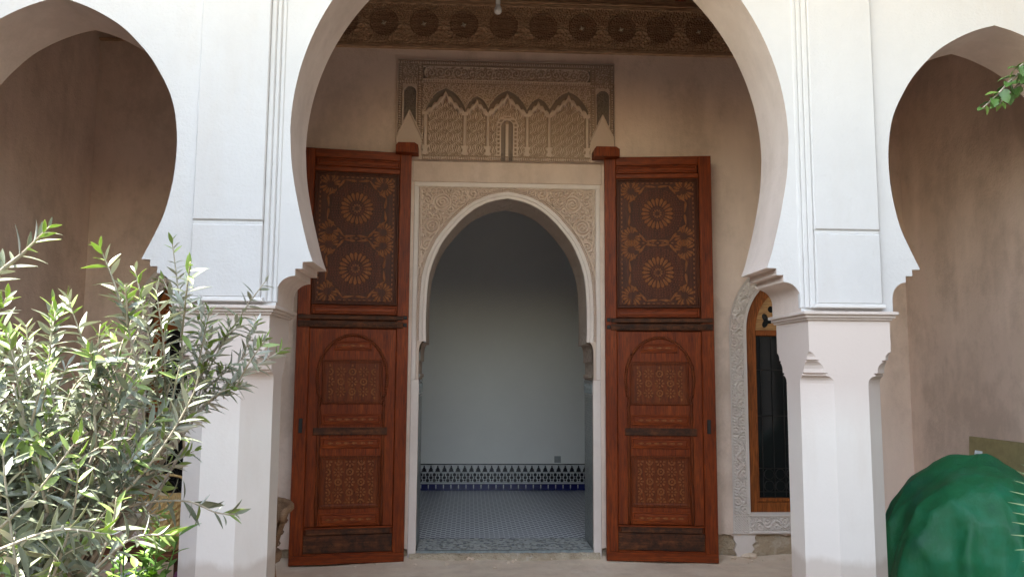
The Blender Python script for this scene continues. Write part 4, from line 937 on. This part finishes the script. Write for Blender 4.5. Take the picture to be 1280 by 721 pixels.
def olive():
    base = (-1.02, 1.88, 0); tr = thing('olive_tree', 'bushy olive tree with silvery leaves in front of the arcade', 'tree', base); r = random.Random(11)
    V, F = lathe(base[0], base[1], [(.15, .0), (.17, .02), (.21, .30), (.225, .31), (.225, .35), (.205, .35), (.195, .32)], 28)
    pot = thing('plant_pot', 'terracotta pot holding the olive tree', 'pot', base); add('pot_body', V, F, 'terracotta', pot, smooth=True, sharp=40)
    V, F = lathe(base[0], base[1], [(.194, .30), (.19, .325), (.02, .33)], 20); add('soil', V, F, 'soil', pot)
    tk = [(base[0], base[1], .28), (base[0]+.02, base[1], .55), (base[0]-.01, base[1]+.01, .8), (base[0]+.01, base[1]-.02, 1.0)]
    V, F = tube([tuple(p) for p in spline(tk, 5)], list(np.linspace(.034, .022, 16)), 10); add('trunk', V, F, 'bark', tr, smooth=True)
    fo = Foliage(tr, [leafmesh('l', ['olive_top', 'olive_under'], .22, .10, .30), leafmesh('l', ['olive_top', 'olive_under'], .20, .22, .2), leafmesh('l', ['olive_young', 'olive_young'], .26, .06, .35)])
    paths = [[Vector(p) for p in s_] for s_ in SHOOTS]; n_main = len(paths)
    for k in list(range(2, 13))*3:
        P = paths[k]; i_ = r.randrange(1, len(P)) if len(P) > 2 else 1; b = P[i_-1].lerp(P[i_], r.uniform(.1, .8)); dd_ = (P[-1]-P[0]).normalized()+Vector((r.gauss(0, .45), r.gauss(0, .5), r.gauss(.05, .3))); L_ = r.uniform(.09, .19); paths.append([b, b+dd_*L_*.5+Vector((0, 0, .008)), b+dd_*L_])
    C = Vector((-.99, 1.86, 1.22))
    for k in range(185):
        a = r.uniform(0, 6.28); u = r.uniform(-.55, 1); rr = r.uniform(.25, .8)**.6
        d = Vector((math.cos(a)*math.sqrt(1-u*u), math.sin(a)*math.sqrt(1-u*u), u)); p0 = C+Vector((d.x*.36*rr*.5, d.y*.38*rr*.5, d.z*.34*rr*.4))
        tip = C+Vector((d.x*.40, d.y*.40, d.z*.46))*r.uniform(.75, 1.08)+Vector((r.gauss(0, .03), r.gauss(0, .03), r.gauss(.02, .03)))
        if tip.x > -.74 and tip.z < 1.36: continue
        mid = (p0+tip)/2+Vector((r.gauss(0, .03), r.gauss(0, .03), r.gauss(.01, .03))); paths.append([p0, mid, tip])
    tw = MB(); lm = MB(); crown = Vector(tk[-1])
    for k, P in enumerate(paths):
        pp = [tuple(q) for q in spline(P, 7)]
        V, F = tube(pp, list(np.linspace(.0032 if k else .007, .0013, len(pp))), 5); tw.add(V, F)
        if k < n_main or k % 3 == 0:
            b = Vector(pp[0]); m1 = crown.lerp(b, .5)+Vector((r.gauss(0, .03), r.gauss(0, .03), -.03)); q = [tuple(v) for v in spline([crown+Vector((r.gauss(0, .01), r.gauss(0, .01), r.uniform(-.25, 0))), m1, b], 6)]
            V, F = tube(q, list(np.linspace(.008, .0032, len(q))), 6); lm.add(V, F)
        _, _, L = along(pp, 0); d = (.0 if k >= n_main else .03); ph = r.uniform(0, 3); step = r.uniform(.014, .020); thin = k == 8
        while d < L:
            p, t, _ = along(pp, d); s1 = t.cross(Vector((.2, -.1, 1))); s1 = (s1 if s1.length > .1 else t.cross(Vector((1, 0, 0)))).normalized(); s2 = t.cross(s1); ph += math.pi/2+r.gauss(0, .15)
            f = d/L; near = L-d
            for q in (0, math.pi):
                if r.random() < .10: continue
                sd_ = s1*math.cos(ph+q)+s2*math.sin(ph+q); an = math.radians(r.gauss(58, 12)*(1-.45*max(0, 1-near/.06)))
                dr = t*math.cos(an)+sd_*math.sin(an)+Vector((0, 0, r.gauss(-.05, .12))); nm = t*math.sin(an)-sd_*math.cos(an)+Vector((r.gauss(0, .25), r.gauss(0, .25), r.gauss(.25, .25)))
                ln = r.gauss(.054, .009)*(1-.45*max(0, 1-near/.07))*(.8 if thin else 1); ln = max(.02, ln)
                kind = 2 if (near < .05 and r.random() < .6) or r.random() < .03 else (0 if r.random() < .6 else 1)
                fo.leaf(kind, p, dr, nm, ln)
            d += step*(.75 if near < .05 else 1)
    lm.out('limbs', 'bark', tr, smooth=True); tw.out('twigs', 'twig', tr, smooth=True); fo.build(290)
olive()

def leafy_tree():
    base = (2.55, 2.65, 0); tr = thing('leafy_tree', 'slender tree with glossy lobed leaves reaching in front of the arcade', 'tree', base); r = random.Random(5)
    V, F = tube([tuple(q) for q in spline([(2.55, 2.65, -.02), (2.52, 2.66, .9), (2.56, 2.63, 1.8), (2.50, 2.65, 2.6), (2.45, 2.62, 3.1)], 6)], list(np.linspace(.045, .018, 25)), 10); add('trunk', V, F, 'bark', tr, smooth=True)
    fo = Foliage(tr, [leafmesh('l', ['green', 'green'], .62, .18, .35, (.1, .8, 1., .72, .85, .45, .0)), leafmesh('l', ['greenl', 'greenl'], .5, .1, .3, (.1, .7, 1., .9, .7, .4, 0))])
    br = [[(2.53, 2.64, 2.3), (2.25, 2.62, 2.62), (2.02, 2.6, 2.66), (1.90, 2.6, 2.60), (1.83, 2.6, 2.535), (1.765, 2.6, 2.475)], [(2.25, 2.62, 2.62), (2.08, 2.58, 2.66), (1.94, 2.56, 2.645), (1.86, 2.57, 2.60)], [(2.1, 2.61, 2.655), (1.98, 2.63, 2.61), (1.89, 2.64, 2.545), (1.85, 2.64, 2.50)], [(2.5, 2.65, 2.7), (2.6, 2.5, 3.0), (2.75, 2.4, 3.2)], [(2.5, 2.65, 2.8), (2.45, 2.9, 3.05), (2.5, 3.1, 3.2)], [(2.46, 2.62, 3.0), (2.4, 2.5, 3.3), (2.42, 2.45, 3.5)]]
    tw = MB()
    for P in br:
        pp = [tuple(q) for q in spline(P, 6)]; V, F = tube(pp, list(np.linspace(.009, .0018, len(pp))), 6); tw.add(V, F); _, _, L = along(pp, 0); d = L*.25; ph = 0
        while d < L+.005:
            p, t, _ = along(pp, min(d, L)); ph += 2.4; s1 = t.cross(Vector((0, .3, 1))).normalized(); s2 = t.cross(s1); sd_ = s1*math.cos(ph)+s2*math.sin(ph)
            dr = t*.55+sd_*.8+Vector((0, 0, -.35)); fo.leaf(1 if L-d < .10 and r.random() < .6 else 0, p, dr, Vector((r.gauss(0, .3), -.5+r.gauss(0, .3), 1)), r.uniform(.042, .066)*(1-.4*max(0, 1-(L-d)/.08))); d += r.uniform(.012, .020)
    tw.out('twigs', 'twig', tr, smooth=True); fo.build(90)
leafy_tree()

def palm():
    base = (1.975, 2.25, 0); tr = thing('sago_palm', 'spiky palm with stiff pale green leaflets beside the tarpaulin', 'palm', base); r = random.Random(3)
    V, F = lathe(base[0], base[1], [(.14, 0), (.16, .02), (.2, .36), (.21, .40), (.19, .40), (.18, .36), (.02, .36)], 24)
    pot = thing('plant_pot', 'terracotta pot holding the spiky palm', 'pot', base); add('pot_body', V, F, 'terracotta', pot, smooth=True, sharp=40)
    V, F = tube([(base[0], base[1], .35), (base[0], base[1], .6), (base[0], base[1], .8)], [.09, .10, .07], 12); add('trunk', V, F, 'bark', tr, smooth=True)
    me = leafmesh('l', ['palm', 'palm'], .06, .10, .3, (.6, 1, 1, .9, .7, .4, .05)); fo = Foliage(tr, [me]); st = MB()
    tips = [(-.40, -.06, 1.31, (0, -1, .1)), (.45, .2, 1.3, None), (.3, -.4, 1.3, None), (.2, .5, 1.35, None), (.5, -.1, 1.1, None), (.15, -.5, 1.2, None), (.1, .05, 1.55, None)]
    for tx, ty, tz, pn in tips:
        P0 = Vector((base[0], base[1], .8)); T = Vector((base[0]+tx, base[1]+ty, tz)); Mi = P0.lerp(T, .5)+(Vector((-.10, 0, 0)) if pn else Vector((0, 0, .14))); pp = [tuple(q) for q in spline([P0, Mi, T], 8)]
        V, F = tube(pp, list(np.linspace(.008, .003, len(pp))), 6); st.add(V, F); _, _, L = along(pp, 0); d = L*.22
        while d < L:
            p, t, _ = along(pp, d); sdv = t.cross(Vector(pn or (0, 0, 1))).normalized()
            for q in (-1, 1): fo.leaf(0, p, sdv*q*.85+t*(.62 if pn else .4)+Vector((0, r.gauss(0, .05), r.gauss(.04, .05))), Vector(pn or (0, 0, 1))+Vector((0, 0, .5)), .135*math.sin(math.pi*min(1, .25+.75*d/L))**.6+.02)
            d += .030 if pn else .022
    st.out('stalks', 'palm', tr, smooth=True); fo.build(120)
palm()

def bush():
    base = (-1.30, 3.25, 0); tr = thing('potted_plant', 'fresh green leafy potted plant between the olive tree and the pillar', 'plant', base); r = random.Random(9)
    V, F = lathe(base[0], base[1], [(.10, 0), (.12, .02), (.15, .26), (.16, .30), (.14, .30), (.13, .27), (.02, .27)], 22); add('pot', V, F, 'terracotta', tr, smooth=True, sharp=40)
    fo = Foliage(tr, [leafmesh('l', ['greenl', 'greenl'], .34, .2, .3), leafmesh('l', ['green', 'green'], .34, .2, .3)]); st = MB()
    for k in range(20):
        a = r.uniform(0, 6.28); q = r.uniform(.05, .2); T = Vector((base[0]+q*math.cos(a), base[1]+q*math.sin(a), r.uniform(.7, 1.0))); P0 = Vector((base[0]+.04*math.cos(a), base[1]+.04*math.sin(a), .26)); pp = [tuple(v) for v in spline([P0, P0.lerp(T, .5)+Vector((0, 0, .06)), T], 6)]
        V, F = tube(pp, .003, 5); st.add(V, F); _, _, L = along(pp, 0); d = .12; ph = r.uniform(0, 6)
        while d < L+.01:
            p, t, _ = along(pp, min(d, L)); ph += 2.4; sdv = Vector((math.cos(ph), math.sin(ph), .35)); fo.leaf(0 if r.random() < .65 else 1, p, sdv+t*.4, Vector((0, 0, 1))+t*.5, r.uniform(.05, .10)); d += .025
    st.out('stems', 'green', tr, smooth=True); fo.build(80)
bush()

# ================================================================ clutter under the dim arch
bn = thing('bench', 'low wooden bench behind the olive tree', 'bench', (-2.1, 5.05, 0))
MB().bbox(-2.62, -1.60, 4.86, 5.24, .46, .50, b=.005).out('seat', 'woodw', bn)
for x in (-2.56, -1.70):
    for y in (4.88, 5.16): MB().bbox(x, x+.06, y, y+.06, 0, .459, b=.004).out('leg', 'woodw', bn)
def potted(x, y, z, h, rr, label):
    p = thing('clay_pot', label, 'pot', (x, y, z)); V, F = lathe(x, y, [(rr*.62, z), (rr*.7, z+.01), (rr*.95, z+h*.8), (rr*.96, z+h*.82), (rr*1.06, z+h*.83), (rr*1.06, z+h), (rr*.94, z+h), (rr*.88, z+h*.8), (.01, z+h*.8)], 26); add('body', V, F, 'terracotta', p, smooth=True, sharp=35)
potted(-2.33, 4.98, .501, .34, .15, 'orange clay pot on the bench, seen through the olive leaves')
potted(-2.28, 4.62, 0, .40, .17, 'orange clay pot on the floor beside the bench')
def basket():
    cx, cyy, z0 = -1.80, 5.03, .501; b = thing('straw_basket', 'golden straw basket on the bench beside the pillar', 'basket', (cx, cyy, z0)); n = 44; rings = []
    for k in range(15):
        f = k/14; r = .10+.07*f**.8; rings.append([(cx+(r+.005*((q+k) % 2))*math.cos(2*math.pi*q/n), cyy+(r+.005*((q+k) % 2))*math.sin(2*math.pi*q/n), z0+.30*f) for q in range(n)])
    for k in range(14, -1, -7): f = k/14; r = .092+.07*f**.8; rings.append([(cx+r*math.cos(2*math.pi*q/n), cyy+r*math.sin(2*math.pi*q/n), z0+.012+.288*f) for q in range(n)])
    V, F = loft(rings, True, True, True); add('body', V, F, 'straw', b)
    V, F = tube([(cx+.17*math.cos(a), cyy, z0+.29+.14*math.sin(a)) for a in np.linspace(0, math.pi, 14)], .008, 6); add('handle', V, F, 'straw', b, smooth=True)
basket()
V, F = lump(-1.83, 4.70, .22, .17, .13, .235, 31, 18, 'sack'); o = add('sack', V, F, 'sack', None, smooth=True, sharp=25, base=True); tag(o, 'crumpled pale grey sack standing on the floor beside the pillar', 'sack'); o.location.z = 0
V, F = lump(-1.62, 4.80, .20, .10, .10, .22, 37, 16); o = add('cloth_bundle', V, F, 'purple', None, smooth=True, base=True); tag(o, 'dark purple cloth bundle between the pale sack and the pillar', 'cloth'); o.location.z = 0
